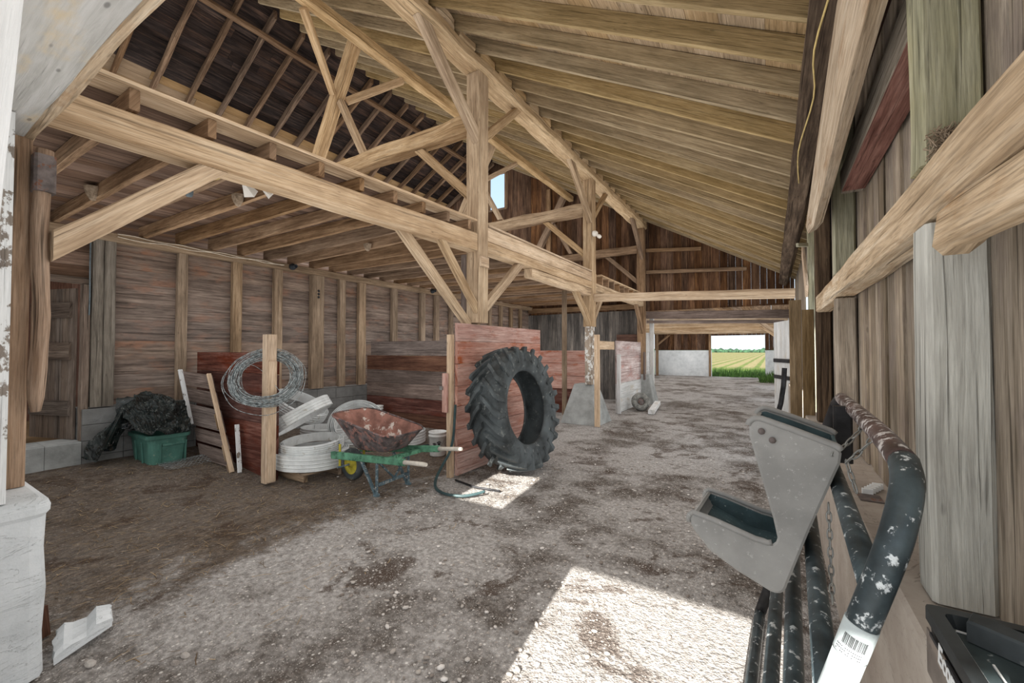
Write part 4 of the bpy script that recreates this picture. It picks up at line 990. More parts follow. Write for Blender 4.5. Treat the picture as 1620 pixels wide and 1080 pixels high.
# buckets
def bucket(c, label, marks=False, r=0.135, h=0.36):
    b = empty('bucket', c, label, 'bucket', 'white buckets'); cx, cy, cz = c
    m = MB(); m.lathe([(0.0, 0.0), (r * 0.85, 0.0), (r * 0.87, 0.01), (r * 0.97, h * 0.8), (r * 1.04, h * 0.81), (r * 1.04, h * 0.85), (r * 0.99, h * 0.86), (r, h - 0.02), (r * 1.04, h - 0.018), (r * 1.04, h), (r * 0.97, h), (r * 0.83, 0.02), (0, 0.02)], Matrix.Translation(c), 28)
    m.build('pail', 'bucket', parent=b)
    m = MB(); m.tube([V((cx + r * 1.06 * math.cos(a), cy + r * 1.06 * math.sin(a) * 0.99, cz + h * 0.83 - 0.16 * math.sin(t * math.pi))) for t, a in [(i / 14, math.radians(200) + math.pi * i / 14) for i in range(15)]], 0.003, 5); m.build('bail', 'steel', parent=b)
    if marks:
        for (a, z, s) in ((-70, 0.17, 1.0), (-40, 0.19, 1.1), (-55, 0.11, 0.8)):
            m = MB(); aa = math.radians(a)
            for (du, dv, rr) in ((0, 0, 0.02), (-0.022, 0.022, 0.009), (-0.007, 0.03, 0.009), (0.009, 0.03, 0.009), (0.023, 0.02, 0.008)):
                ring = []
                R = r * (0.88 + 0.11 * (z + dv * s) / h * 1.2) + 0.004
                for i in range(10):
                    q = 2 * math.pi * i / 10; u = (du + rr * math.cos(q)) * s; v = (dv + rr * math.sin(q)) * s
                    ring.append(V((cx + R * math.cos(aa + u / R), cy + R * math.sin(aa + u / R), cz + z + v)))
                b0 = len(m.v); m.v += ring; m.face(list(range(b0, b0 + 10)))
            m.build('print_mark', 'mark', parent=b, label='dark printed mark')
    return b
bucket((-4.36, 4.86, 0.0), 'white bucket with dark marks left of the plank screen edge', True)
bucket((-6.75, 5.7, 0.13), 'white bucket in the stall corner behind the wheelbarrow tray')
m = MB(); m.tube([(-4.95 + 0.06 * i, 5.1 + 0.12 * math.sin(i * 0.9), 0.02 + 0.008 * (i % 2)) for i in range(14)], 0.012, 6); m.build('black_hose', 'hose', label='loose black hose on the ground by the white bucket', cat='hose')

# hose at the screen edge
m = MB(); hp = [(-3.365, 4.075, 0.92), (-3.36, 4.05, 0.7), (-3.365, 4.03, 0.5), (-3.40, 4.0, 0.33), (-3.44, 3.93, 0.2), (-3.42, 3.80, 0.09), (-3.32, 3.66, 0.035), (-3.17, 3.57, 0.02), (-3.0, 3.545, 0.02), (-2.86, 3.59, 0.02), (-2.77, 3.70, 0.025), (-2.72, 3.80, 0.035)]
def smooth(pts, n=4):
    pts = [V(p) for p in pts]; o = []
    for i in range(len(pts) - 1):
        p0, p1, p2, p3 = pts[max(i - 1, 0)], pts[i], pts[i + 1], pts[min(i + 2, len(pts) - 1)]
        for k in range(n):
            t = k / n
            o.append(0.5 * ((2 * p1) + (p2 - p0) * t + (2 * p0 - 5 * p1 + 4 * p2 - p3) * t * t + (3 * p1 - p0 - 3 * p2 + p3) * t ** 3))
    return o + [pts[-1]]
m.tube(smooth(hp), 0.017, 8); m.build('garden_hose', 'hose', label='dark green hose hanging at the plank screen edge and curling on the ground', cat='hose')
m = MB(); m.tube([(-3.3, 4.0, 0.015), (-2.95, 3.92, 0.012), (-2.62, 3.96, 0.012)], 0.012, 6); m.build('shadow_streak', 'iron', label='dark rod for the hose shadow, laid in front of the tractor tyre', cat='streak')  # dark tube laid across the sun patch for the hose's shadow

# ------------------------------------------------------------------ tractor tyre
R, W = 0.815, 0.44; tilt = math.radians(8)
TC = V((-2.985, 4.72, 0.0))
# local: axis = x, leans toward -x
def tw(r, a, x):
    y = r * math.cos(a); z = r * math.sin(a) + R * 1.0
    xx = x * math.cos(tilt) - z * math.sin(tilt); zz = x * math.sin(tilt) + z * math.cos(tilt)
    return V((TC.x + 0.235 + xx, TC.y + y, TC.z + zz + 0.034))
prof = [(0.478, -0.17), (0.50, -0.185), (0.55, -0.205), (0.64, -0.222), (0.70, -0.222), (0.735, -0.205), (0.755, -0.13), (0.762, 0), (0.755, 0.13), (0.735, 0.205), (0.70, 0.222), (0.64, 0.222), (0.55, 0.205), (0.50, 0.185), (0.478, 0.17),
        (0.47, 0.15), (0.49, 0.145), (0.56, 0.165), (0.68, 0.17), (0.72, 0.1), (0.73, 0), (0.72, -0.1), (0.68, -0.17), (0.56, -0.165), (0.49, -0.145), (0.47, -0.15)]
m = MB(); N = 96; rings = []
for k in range(N):
    a = 2 * math.pi * k / N; rings.append([tw(r, a, x) for r, x in prof])
m.loft(rings, closed=True, caps=False, loop=True, smooth=True)
tyre = m.build('tractor_tyre', 'rubber', label='huge tractor tyre with chevron lugs leaning on the red plank screen', cat='tyre')
nl = 23
def lug(side, k):
    m = MB(); a0 = 2 * math.pi * (k + (0.5 if side > 0 else 0)) / nl; rings = []
    NS = 10
    for i in range(NS + 1):
        t = i / NS
        if t < 0.8:
            s = t / 0.8; x = side * (0.02 - 0.015 + 0.205 * s); rb = 0.755 - 0.02 * s * s; ht = 0.056 - 0.004 * s; a = a0 + 0.30 * s ** 1.25; w = 0.066 + 0.014 * s
            rt = rb + ht
        else:
            s = (t - 0.8) / 0.2; x = side * (0.21 + 0.016 * s); rb = 0.725 - 0.11 * s; rt = 0.785 - 0.165 * s; a = a0 + 0.30 + 0.012 * s; w = 0.080 - 0.03 * s
        xt = x if t < 0.8 else side * (0.226 + 0.012 * (1 - s))
        if t >= 0.8: rb -= 0.0
        ww = w / 0.78
        rings.append([tw(rb - 0.02, a - ww * 0.62, x), tw(rt, a - ww * 0.40, xt), tw(rt, a + ww * 0.40, xt), tw(rb - 0.02, a + ww * 0.62, x)])
    m.loft(rings, smooth=False)
    return m
tread = MB()
for side in (-1, 1):
    for k in range(nl):
        l = lug(side, k); b = len(tread.v); tread.v += l.v
        tread.f += [tuple(i + b for i in f) for f in l.f]; tread.uv += l.uv; tread.b += l.b; tread.m += l.m; tread.sm += l.sm
tread.build('tread', 'rubber', parent=tyre)

# small old tyre and a block by the far screen
m = MB(); mt = Matrix.Translation((-2.98, 11.3, 0.225)) @ V((0.55, -0.78, 0.3)).to_track_quat('Z', 'Y').to_matrix().to_4x4()
m.lathe([(0.1, -0.05), (0.15, -0.065), (0.22, -0.06), (0.245, -0.02), (0.245, 0.02), (0.22, 0.06), (0.15, 0.065), (0.1, 0.05)], mt, 30, closedprof=True)
ot = m.build('implement_tyre', 'worngrey', label='small worn grey tyre leaning by the far plank screen', cat='tyre')
m = MB(); m.lathe([(0, -0.04), (0.05, -0.04), (0.1, -0.03), (0.1, 0.03), (0.05, 0.05), (0, 0.05)], mt, 20); m.build('hub', 'rustiron', parent=ot)
m = MB(); m.bar((-2.56, 10.7, 0.06), (-2.74, 12.2, 0.12), 0.15, 0.11, ch=0.01); m.build('white_timber', 'whitew', label='whitewashed timber lying on the ground past the small grey tyre', cat='timber')

# ------------------------------------------------------------------ gate leaning on the right ledge
G0 = V((0, 0, 0)); gx, gy = math.sin(math.radians(2.1)), math.cos(math.radians(2.1))
def gp(s, z, lift=0.0):
    """point on the leaning gate: s along it, z height"""
    xp = 0.298 * z - 0.192
    return V((xp * gy + s * gx - lift, s * gy - xp * gx, z))
gate = empty('pipe_gate', (0.0, 2.0, 0.0), 'dark paint-splashed pipe gate leaning against the right ledge', 'gate')
GZ = (0.035, 0.365, 0.61, 0.832, 1.10, 1.345); rp = 0.029; S0, S1 = 1.16, 2.92
pts = [gp(S0, 0.035), gp(S0 - 0.01, 0.4), gp(S0 - 0.01, 0.9), gp(S0 - 0.01, 1.16), gp(S0 + 0.01, 1.25), gp(S0 + 0.06, 1.315), gp(S0 + 0.14, 1.343)]
top_ = [gp(S0 + 0.14, 1.343), gp(1.6, 1.352), gp(2.2, 1.352), gp(S1 - 0.12, 1.347)]
m = MB(); m.tube(smooth(pts, 5), rp, 14); m.build('gate_end', 'galv', parent=gate)
m = MB(); m.tube(smooth(top_, 4), rp, 14); m.build('top_pipe', 'galvtop', parent=gate, label='brown top pipe splashed white')
m = MB(); m.tube(smooth([gp(S1 - 0.12, 1.347), gp(S1 - 0.03, 1.31), gp(S1, 1.24), gp(S1, 0.7), gp(S1, 0.035)], 4), rp, 12); m.build('gate_end', 'iron', parent=gate, label='black far end pipe')
for z in GZ[:-1]:
    m = MB(); m.tube([gp(S0 + 0.01, z), gp(1.6, z), gp(2.3, z), gp(S1, z)], rp * 0.96, 12); m.build('gate_pipe', 'galv', parent=gate)
m = MB(); q = [gp(S0 - 0.01, 0.955 + 0.0055 * i) for i in range(14)]; m.tube(q, rp + 0.0015, 16); lb = m.build('label_wrap', 'pipew', parent=gate, label='torn white label')
m = MB(); q = [gp(S0 - 0.01, 0.35 + 0.055 * i) for i in range(12)]; m.tube(q, rp + 0.0008, 16); m.build('pale_band', 'pipew', parent=gate, label='pale painted lower length')
# barcode bars on the label, wrapped on the side that faces the doorway
m = MB(); ax = (gp(S0 - 0.01, 0.9) - gp(S0 - 0.01, 0.8)).normalized(); vv = V((-0.25, -0.95, 0.3)); vv = (vv - ax * vv.dot(ax)).normalized(); sd = ax.cross(vv)
ang = -0.55
while ang < 0.75:
    wd = rng.choice((0.02, 0.035, 0.05)); c0 = gp(S0 - 0.01, 0.992); h = 0.024
    def rim(a, t): return c0 + ax * t + (vv * math.cos(a) + sd * math.sin(a)) * (rp + 0.0024)
    b = len(m.v); m.v += [rim(ang, -h / 2), rim(ang + wd, -h / 2), rim(ang + wd, h / 2), rim(ang, h / 2)]; m.face((b, b + 1, b + 2, b + 3)); ang += wd + rng.choice((0.02, 0.03, 0.045))
for t in (-0.019, -0.025, -0.031):
    for a in [(-0.8 + 0.11 * i) for i in range(14)]:
        if rng.random() < 0.2: continue
        b = len(m.v); m.v += [rim(a, t - 0.0012), rim(a + 0.07, t - 0.0012), rim(a + 0.07, t + 0.0012), rim(a, t + 0.0012)]; m.face((b, b + 1, b + 2, b + 3))
m.build('barcode', 'mark', parent=lb, label='black barcode')

# feeder
fd = empty('hay_feeder', (-0.02, 2.05, 0.69), 'grey plastic hopper feeder hung on the leaning pipe gate', 'feeder')
Yn, Yf = 1.86, 2.215
def arc(c, r, a0, a1, n): return [(c[0] + r * math.cos(math.radians(a0 + (a1 - a0) * i / n)), c[1] + r * math.sin(math.radians(a0 + (a1 - a0) * i / n))) for i in range(n + 1)]
# side outline in the x-z plane, hopper then trough
side = arc((-0.045, 1.305), 0.035, 170, 75, 4) + [(0.06, 1.308), (0.19, 1.262)] + arc((0.185, 1.235), 0.025, 60, -20, 3) + [(0.205, 1.20), (0.115, 0.95), (0.045, 0.735)] + arc((0.0, 0.73), 0.042, -15, -110, 4) \
     + [(-0.12, 0.735), (-0.22, 0.79), (-0.28, 0.86)] + arc((-0.265, 0.905), 0.034, 200, 120, 3) + [(-0.2, 0.918), (-0.06, 0.878)] + arc((-0.02, 0.90), 0.028, 240, 360, 4) + [(-0.005, 0.97), (-0.05, 1.15), (-0.08, 1.27)]
def frame(x, z, t):
    return V((x + 0.02 * t, Yn + (Yf - Yn) * t, z))
m = MB(); n = len(side)
cx, cz = -0.01, 1.0
def outl(t, sh):
    o = []
    for i, (x, z) in enumerate(side):
        a = V((side[i - 1][0], side[i - 1][1], 0)); b = V((side[(i + 1) % n][0], side[(i + 1) % n][1], 0)); d = (b - a).normalized(); nr = V((d.y, -d.x, 0))   # inward (outline runs clockwise)
        q = frame(x + nr.x * sh, z + nr.y * sh, t); o.append(q)
    return o
m.loft([outl(0.05, 0.010), outl(0.012, 0.004), outl(0.0, 0.012)][::-1], closed=True, caps=True, smooth=False)
m.loft([outl(0.95, 0.010), outl(0.988, 0.004), outl(1.0, 0.012)], closed=True, caps=True, smooth=False)
m.build('side_panel', 'feeder', parent=fd)
def strip(idx, name, mat, th=0.012, t0=0.04, t1=0.96, lab=None):
    mm = MB(); k = len(idx)
    sec = [V((side[i][0], 0, side[i][1])) for i in idx]; nr = []
    for j in range(k):
        a = sec[max(j - 1, 0)]; b = sec[min(j + 1, k - 1)]; d = (b - a).normalized(); nr.append(V((d.z, 0, -d.x)))
    rings = []
    for t in (t0, t1):
        rings.append([frame(p.x + n2.x * 0.006, p.z + n2.z * 0.006, t) for p, n2 in zip(sec, nr)] + [frame(p.x + n2.x * (0.006 + th), p.z + n2.z * (0.006 + th), t) for p, n2 in reversed(list(zip(sec, nr)))])
    mm.loft(rings, closed=True); return mm.build(name, mat, parent=fd, label=lab)
L_ = len(side)
iback = [i for i, p in enumerate(side) if 7 <= i <= 16]
strip(list(range(8, 14)), 'hopper_back', 'feederin')
strip(list(range(13, 25)), 'trough_shell', 'feeder')
strip(list(range(24, 26)), 'trough_lip', 'feeder')
strip([L_ - 3, L_ - 2, L_ - 1, 0, 1], 'hopper_front', 'feeder')
m = MB(); m.loft([[frame(-0.26, 0.868, 0.05), frame(-0.1, 0.80, 0.05), frame(0.02, 0.79, 0.05), frame(0.05, 0.86, 0.05), frame(-0.01, 0.80, 0.05)][:4], [frame(-0.26, 0.868, 0.95), frame(-0.1, 0.80, 0.95), frame(0.02, 0.79, 0.95), frame(0.05, 0.86, 0.95)]], closed=False, caps=False, smooth=True)
m.build('trough_inside', 'feederin', parent=fd)
# teal lining of both cavities (just inside each side)
for t in (0.055, 0.945):
    m = MB(); b = len(m.v)
    loop = outl(t, 0.014); m.v += loop; m.face(list(range(len(loop))) if t > 0.5 else list(range(len(loop)))[::-1]); m.build('lining', 'feederin', parent=fd)
# raised rims along the top of the hopper sides and trough sides
for t in (0.02, 0.98):
    m = MB(); q = [frame(x, z, t) for x, z in ([side[i] for i in range(0, 9)])]; m.tube(q, 0.012, 8); m.build('hopper_rim', 'feeder', parent=fd)
    m = MB(); q = [frame(x, z, t) for x, z in ([side[i] for i in range(22, 31)])]; m.tube(q, 0.011, 8); m.build('trough_rim', 'feeder', parent=fd)
for (x, z) in ((-0.035, 1.292), (0.0, 1.262)):
    m = MB(); m.lathe([(0, 0), (0.012, 0.0), (0.012, 0.004), (0, 0.006)], Matrix.Translation(frame(x, z, 0) + V((0, -0.003, 0))) @ Matrix.Rotation(math.pi / 2, 4, 'X'), 12); m.build('bolt_head', 'rustiron', parent=fd)
m = MB(); m.tube(smooth([frame(-0.05, 1.295, 0.93), frame(-0.02, 1.29, 0.9), frame(0.0, 1.26, 0.9), frame(-0.01, 1.22, 0.92)], 4), 0.008, 6); m.build('hook', 'steel', parent=fd)
# chain
ch = empty('hanging_chain', (0.25, 1.95, 1.3), 'steel chain tying the feeder to the top pipe of the gate', 'chain')
def links(p0, p1, sag, n):
    p0 = V(p0); p1 = V(p1)
    for i in range(n):
        t = (i + 0.5) / n; c = p0.lerp(p1, t) + V((0, 0, -sag * 4 * t * (1 - t))); d = (p1 - p0).normalized(); L = (p1 - p0).length / n * 0.66
        s = d.cross(V((0, 0, 1))).normalized(); s = s if i % 2 else s.cross(d).normalized()
        pts = []
        for k in range(14):
            a = 2 * math.pi * k / 14; pts.append(c + d * (L * math.cos(a)) + s * (0.007 * math.sin(a)))
        m = MB(); m.tube(pts, 0.0028, 5, closed=True); m.build('chain_link', 'steel', parent=ch)
links((0.285, 1.93, 1.35), (0.18, 1.86, 1.235), 0.015, 5)
links((0.285, 1.78, 1.33), (0.215, 1.83, 1.22), 0.012, 4)
links((0.215, 1.83, 1.22), (0.235, 1.79, 1.13), 0.0, 3)
c2 = empty('hanging_chain', (0.12, 1.9, 1.0), 'length of chain hanging straight down behind the feeder', 'chain'); ch = c2
links((0.165, 1.845, 1.06), (0.168, 1.80, 0.74), 0.0, 11)
m = MB(); m.box((0.225, 2.26, 1.12), (0.29, 2.30, 1.36), 2, ch=0.008); m.build('black_paddle', 'iron', label='black plastic paddle behind the feeder under the top pipe', cat='paddle')

# hinge on the ledge
hg = empty('hinge_strip', (0.42, 2.9, 0.842), 'white striped metal hinge lying on the right ledge', 'hinge')
m = MB(); m.box((0.375, 2.74, 0.842), (0.47, 2.86, 0.846), 1, ch=0); m.build('plate', 'rustiron', parent=hg)
for k in range(5):
    m = MB(); m.box((0.40 + 0.016 * k, 2.86 + 0.035 * k, 0.842), (0.445 + 0.016 * k, 2.88 + 0.035 * k, 0.872), 0, ch=0.002); m.build('knuckle', 'letter', parent=hg)

# black bin at the near end of the ledge
bn = empty('black_bin', (0.42, 1.15, 0.842), 'open black plastic bin of cut rubber pieces on the near end of the ledge', 'bin')
bx0, bx1, by0, by1, bz0, bz1 = 0.300, 0.535, 0.72, 1.345, 0.848, 1.01
m = MB(); lo = lambda d, z: rrect(bx0 - d, bx1 + d, by0 - d, by1 + d, 0.015, z, 2)
m.loft([lo(-0.012, bz0), lo(-0.002, bz1 - 0.03), lo(0.004, bz1 - 0.028), lo(0.004, bz1), lo(-0.022, bz1), lo(-0.03, bz1 - 0.04), lo(-0.032, bz1 - 0.05)])
m.build('bin_body', 'bin', parent=bn)
m = MB(); m.box((bx0 + 0.032, by0 + 0.03, 0.962), (bx1 - 0.032, by1 - 0.03, 0.983), 1, ch=0.004); m.build('lid', 'binlid', parent=bn)
m = MB()
for a, b in (((0.333, 0.80), (0.333, 1.30)), ((0.337, 1.302), (0.40, 1.29)), ((0.36, 1.02), (0.362, 1.2))): m.bar((a[0], a[1], 0.9855), (b[0], b[1], 0.9855), 0.0035, 0.003, ch=0)
m.build('scuffs', 'letter', parent=bn)
m = MB()
m.bar((bx0 - 0.0035, 1.325, 0.917), (bx0 - 0.0035, 0.8, 0.917), 0.003, 0.1, ch=0); m.build('side_film', 'film', parent=bn, label='brown grey printed side')
m = MB()
for k in range(4): m.bar((bx0 - 0.004, 1.30 - 0.1 * k, bz1 - 0.044), (bx0 - 0.004, 1.235 - 0.1 * k, bz1 - 0.044), 0.004, 0.008, ch=0)
m.build('slots', 'mark', parent=bn)
def text3(body, size, mw, name, mat, parent, ext=0.0006):
    cu = bpy.data.curves.new(name, 'FONT'); cu.body = body; cu.size = size; cu.extrude = ext; cu.resolution_u = 3; cu.offset = 0.0012
    o = bpy.data.objects.new(name, cu); COL.objects.link(o); bpy.context.view_layer.update()
    dg = bpy.context.evaluated_depsgraph_get(); me = bpy.data.meshes.new_from_object(o.evaluated_get(dg)); bpy.data.objects.remove(o)
    me.name = name; o = bpy.data.objects.new(name, me); COL.objects.link(o); me.materials.clear(); me.materials.append(M[mat])
    o.parent = parent; o.matrix_world = mw; 
    o.matrix_parent_inverse = Matrix.Identity(4); o.matrix_basis = Matrix.Translation(-WORLDLOC[parent.name]) @ mw
    return o
# lettering on the side that faces the drive: reads along -y
mw = Matrix(((0.0, 0.06, -1, bx0 - 0.0065), (-1, 0, 0, 1.243), (0, 1, 0, 0.942), (0, 0, 0, 1)))
text3('Econo', 0.056, mw, 'lettering', 'letter', bn)
def piece(name, pts, z0, z1, label, tilt=(0, 0)):
    m = MB(); c = sum((V((x, y, 0)) for x, y in pts), V()) / len(pts)
    f = lambda x, y, z, k: (c.x + (x - c.x) * k, c.y + (y - c.y) * k, z + (x - c.x) * tilt[0] + (y - c.y) * tilt[1])
    m.loft([[f(x, y, z0, 1) for x, y in pts], [f(x, y, z1 - 0.006, 1) for x, y in pts], [f(x, y, z1, 0.94) for x, y in pts]])
    return m.build(name, 'rubber', label=label, cat='rubber piece', group='cut rubber pieces in the black bin')
piece('rubber_piece', [(0.345, 1.27), (0.45, 1.20), (0.47, 1.235), (0.365, 1.315)], 0.985, 1.03, 'small rubber piece at the far corner of the black bin')
piece('rubber_piece', [(0.37, 1.06), (0.41, 1.19), (0.50, 1.14), (0.50, 1.02)], 0.985, 1.035, 'broad flat rubber piece in the middle of the black bin', (0.1, 0.05))
piece('rubber_piece', [(0.36, 0.86), (0.38, 1.0), (0.49, 0.98), (0.49, 0.86)], 0.985, 1.03, 'rubber block at the near side of the black bin')
piece('rubber_piece', [(0.43, 1.27), (0.46, 1.32), (0.515, 1.25), (0.50, 1.21)], 1.0, 1.085, 'upright wedge of rubber behind the flat pieces in the black bin', (0.2, 0.2))
piece('rubber_piece', [(0.475, 1.10), (0.485, 1.33), (0.505, 1.33), (0.505, 1.10)], 1.03, 1.10, 'long rubber strip along the wall side of the black bin', (0.0, 0.1))

# ------------------------------------------------------------------ loose things at the front left
m = MB(); A, B, C_, D = V((-3.11, 0.60, 0)), V((-3.17, 0.83, 0)), V((-3.45, 0.90, 0)), V((-3.40, 0.66, 0)); r = []
for t in [k / 9 for k in range(10)]:
    a = A.lerp(D, t); b = B.lerp(C_, t); e = 1 if 0 < t < 1 else 0.75
    nz = lambda k: 0.016 * noise.noise(V((t * 5, k * 3.3, 1.7)))
    lift = 0.05 * (1 - t)
    r.append([a + V((nz(1), nz(2), 0.0)), b + V((nz(3), nz(4), lift)), b + V((nz(5), nz(6), lift + 0.06 * e)), a.lerp(b, 0.72) + V((0, 0, lift * 0.8 + 0.085 * e + nz(7))), a.lerp(b, 0.55) + V((0, 0, lift * 0.6 + 0.05 * e + nz(8))),
              a.lerp(b, 0.3) + V((0, 0, lift * 0.4 + 0.055 * e + nz(9))), a.lerp(b, 0.15) + V((0, 0, 0.075 * e + nz(11))), a + V((nz(12), nz(13), 0.05 * e))])
m.loft(r); m.build('broken_slab', 'conw', label='broken white slab lying at the foot of the front foundation', cat='slab')
m = MB(); m.bar((-3.47, 0.63, 0.0), (-3.49, 0.62, 0.16), 0.05, 0.03, jit=0.004, segs=4); m.build('post_stub', 'brownb', label='rotten brown stub between the foundation and the broken slab', cat='stub')
for i, (x, y, s) in enumerate(((-2.96, 0.70, 0.035), (-2.62, 0.98, 0.03), (-2.6, 0.93, 0.028))):
    m = MB(); m.lathe([(0, 0), (s, 0.004), (s * 1.05, s * 0.3), (s * 0.6, s * 0.6), (0, s * 0.62)], Matrix.Translation((x, y, -0.002)) @ Matrix.Diagonal((1, 0.6, 1, 1)), 9, smooth=False)
    m.build('pale_stone', 'stone', label=('pale stone at the corner of the front foundation', 'flat pale stone right of the broken slab, upper of two', 'flat pale stone right of the broken slab, lower of two')[i], cat='stone')

# loose pebbles and straw: nobody could count them
m = MB()
ICO = [(0, 0, 1), (0.894, 0, 0.447), (0.276, 0.851, 0.447), (-0.724, 0.526, 0.447), (-0.724, -0.526, 0.447), (0.276, -0.851, 0.447), (0.724, 0.526, -0.447), (-0.276, 0.851, -0.447), (-0.894, 0, -0.447), (-0.276, -0.851, -0.447), (0.724, -0.526, -0.447), (0, 0, -1)]
ICF = [(0, 1, 2), (0, 2, 3), (0, 3, 4), (0, 4, 5), (0, 5, 1), (1, 6, 2), (2, 7, 3), (3, 8, 4), (4, 9, 5), (5, 10, 1), (6, 7, 2), (7, 8, 3), (8, 9, 4), (9, 10, 5), (10, 6, 1), (11, 7, 6), (11, 8, 7), (11, 9, 8), (11, 10, 9), (11, 6, 10)]
for _ in range(4200):
    d = 0.9 + 6.2 * rng.random() ** 1.4; a = U(-0.55, 0.95)
    x, y = -d * math.sin(a), d * math.cos(a)
    if x > -0.28 or (x < -2.9 and y > 3.9) or x < -7.0 or (x < -3.6 and rng.random() < 0.75) or (x < -2.95 and y < 0.8): continue
    s = 0.004 + 0.012 * rng.random() ** 3
    b = len(m.v); ro = Matrix.Rotation(U(0, 6.3), 3, 'Z'); sx, sy, sz = s * U(0.8, 1.7), s * U(0.7, 1.2), s * U(0.4, 0.8)
    for p in ICO: q = ro @ V((p[0] * sx, p[1] * sy, p[2] * sz)); m.v.append(V((x + q.x, y + q.y, gz(x, y) + s * 0.2 + q.z)))
    bid = rng.random()
    for f in ICF: m.face([b + i for i in f], None, bid, 0, True)
t = NT('pebbles'); at = t.new('ShaderNodeAttribute'); at.attribute_name = 'bid'
M['pebble'] = t.done(t.ramp(at.outputs['Fac'], [(0, lin((118, 108, 100))), (0.5, lin((172, 164, 156))), (1, lin((218, 213, 208)))]), 0.9)
m.build('loose_pebbles', 'pebble', kind='stuff', label='pale pebbles scattered over the dirt floor', cat='pebbles')
m = MB()
for _ in range(5200):
    x, y = U(-7.2, -2.4), U(0.7, 5.6)
    if x > -3.4 and rng.random() < 0.8: continue
    if x > -4.6 and y > 3.6 and rng.random() < 0.6: continue
    a = U(0, 6.3); L = U(0.03, 0.12); z = gz(x, y) + U(0.003, 0.02); d = V((math.cos(a), math.sin(a), U(-0.12, 0.12))) * L; s = V((-math.sin(a), math.cos(a), 0)) * U(0.0012, 0.0026)
    mid = V((x, y, z)) + d * 0.5 + V((U(-1, 1), U(-1, 1), 0.3)) * 0.01
    b = len(m.v); m.v += [V((x, y, z)) - s, V((x, y, z)) + s, mid + s, mid - s, V((x, y, z)) + d + s, V((x, y, z)) + d - s]; bid = rng.random()
    m.face((b, b + 1, b + 2, b + 3), None, bid); m.face((b + 3, b + 2, b + 4, b + 5), None, bid)
t = NT('straw_bits'); at = t.new('ShaderNodeAttribute'); at.attribute_name = 'bid'
M['strawb'] = t.done(t.ramp(at.outputs['Fac'], [(0, lin((74, 60, 46))), (0.6, lin((122, 102, 78))), (1, lin((172, 150, 118)))]), 0.9)
m.build('loose_straw', 'strawb', kind='stuff', label='trodden straw on the ground under the loft', cat='straw')

# ------------------------------------------------------------------ fittings on the timbers
fl = empty('flood_lamp', (-3.62, 1.79, 2.9), 'double flood lamp on a grey box under the loft beam', 'lamp')
m = MB(); m.lathe([(0, 0), (0.05, 0), (0.055, 0.05), (0.03, 0.075), (0, 0.075)], Matrix.Translation((-3.60, 1.79, 2.99)), 16); m.build('mount_box', 'elec', parent=fl)
for dx, dy, rz in ((-0.07, -0.03, 0.5), (0.05, 0.06, -0.4)):
    mt = Matrix.Translation((-3.60 + dx, 1.79 + dy, 2.935)) @ Matrix.Scale(0.8, 4) @ Matrix.Rotation(rz, 4, 'Z') @ Matrix.Rotation(math.radians(55), 4, 'X')
    m = MB(); m.loft([[mt @ V(p) for p in ((-.02, -.02, .06), (.02, -.02, .06), (.02, .02, .06), (-.02, .02, .06))], [mt @ V(p) for p in ((-.03, -.03, .02), (.03, -.03, .02), (.03, .03, .02), (-.03, .03, .02))], [mt @ V(p) for p in ((-.055, -.05, -.06), (.055, -.05, -.06), (.055, .05, -.06), (-.055, .05, -.06))]])
    m.build('lamp_head', 'porc', parent=fl)
bl = empty('bulb_lamp', (-3.27, 8.57, 4.14), 'white lamp holder with a bulb on the middle tall post', 'lamp')
m = MB(); m.lathe([(0, 0), (0.06, 0.0), (0.065, 0.02), (0.06, 0.06), (0.035, 0.1), (0, 0.1)], Matrix.Translation((-3.272, 8.62, 4.14)) @ Matrix.Rotation(math.radians(90), 4, 'Y'), 20); m.build('holder', 'porc', parent=bl)
m = MB(); m.lathe([(0, 0), (0.02, 0.0), (0.022, 0.03), (0.04, 0.07), (0.043, 0.1), (0.03, 0.13), (0, 0.14)], Matrix.Translation((-3.2, 8.6, 4.11)) @ Matrix.Rotation(math.radians(125), 4, 'Y'), 18); m.build('bulb', 'porc', parent=bl)
for lbl, y in (('doorway end', 4.26), ('middle', 7.9)):
    s = empty('bulb_socket', (-7.25, y, 3.1), 'black empty bulb socket on the left wall plate near its %s' % lbl, 'socket', 'sockets on the left wall plate')
    m = MB(); m.lathe([(0, 0), (0.06, 0.0), (0.055, 0.04), (0.03, 0.055), (0.034, 0.12), (0.026, 0.12), (0.022, 0.08), (0, 0.08)], Matrix.Translation((-7.298, y, 3.1)) @ Matrix.Rotation(math.radians(90), 4, 'Y'), 18); m.build('socket_base', 'blackel', parent=s)
for i, zo in enumerate((0.03, -0.012)):
    pts = [(-7.292, 1.9 + 0.17 * k, 3.10 + zo * (1 - k / 16) + 0.010 * math.sin(k * 1.9 + i * 2)) for k in range(14)]
    m = MB(); m.tube(smooth(pts, 3), 0.006, 5); m.build('white_cable', 'wcable', label='pale cable stapled along the left wall plate, %s of two' % ('upper', 'lower')[i], cat='cable')
m = MB(); m.tube(smooth([(-7.40, 1.67, 3.0), (-7.385, 1.665, 2.7), (-7.395, 1.672, 2.3), (-7.39, 1.668, 2.05)], 4), 0.008, 6); m.build('grey_cable', 'elec', label='grey cable hanging beside the plank door post', cat='cable')
pts = [(-3.6 - 0.17 * k, 1.722, 3.12 + 0.018 * math.sin(k * 1.7)) for k in range(16)]
m = MB(); m.tube(smooth(pts, 3), 0.006, 5); m.build('yellow_cable', 'ycable', label='yellow cable wavering along a loft joist above the jamb brace', cat='cable')
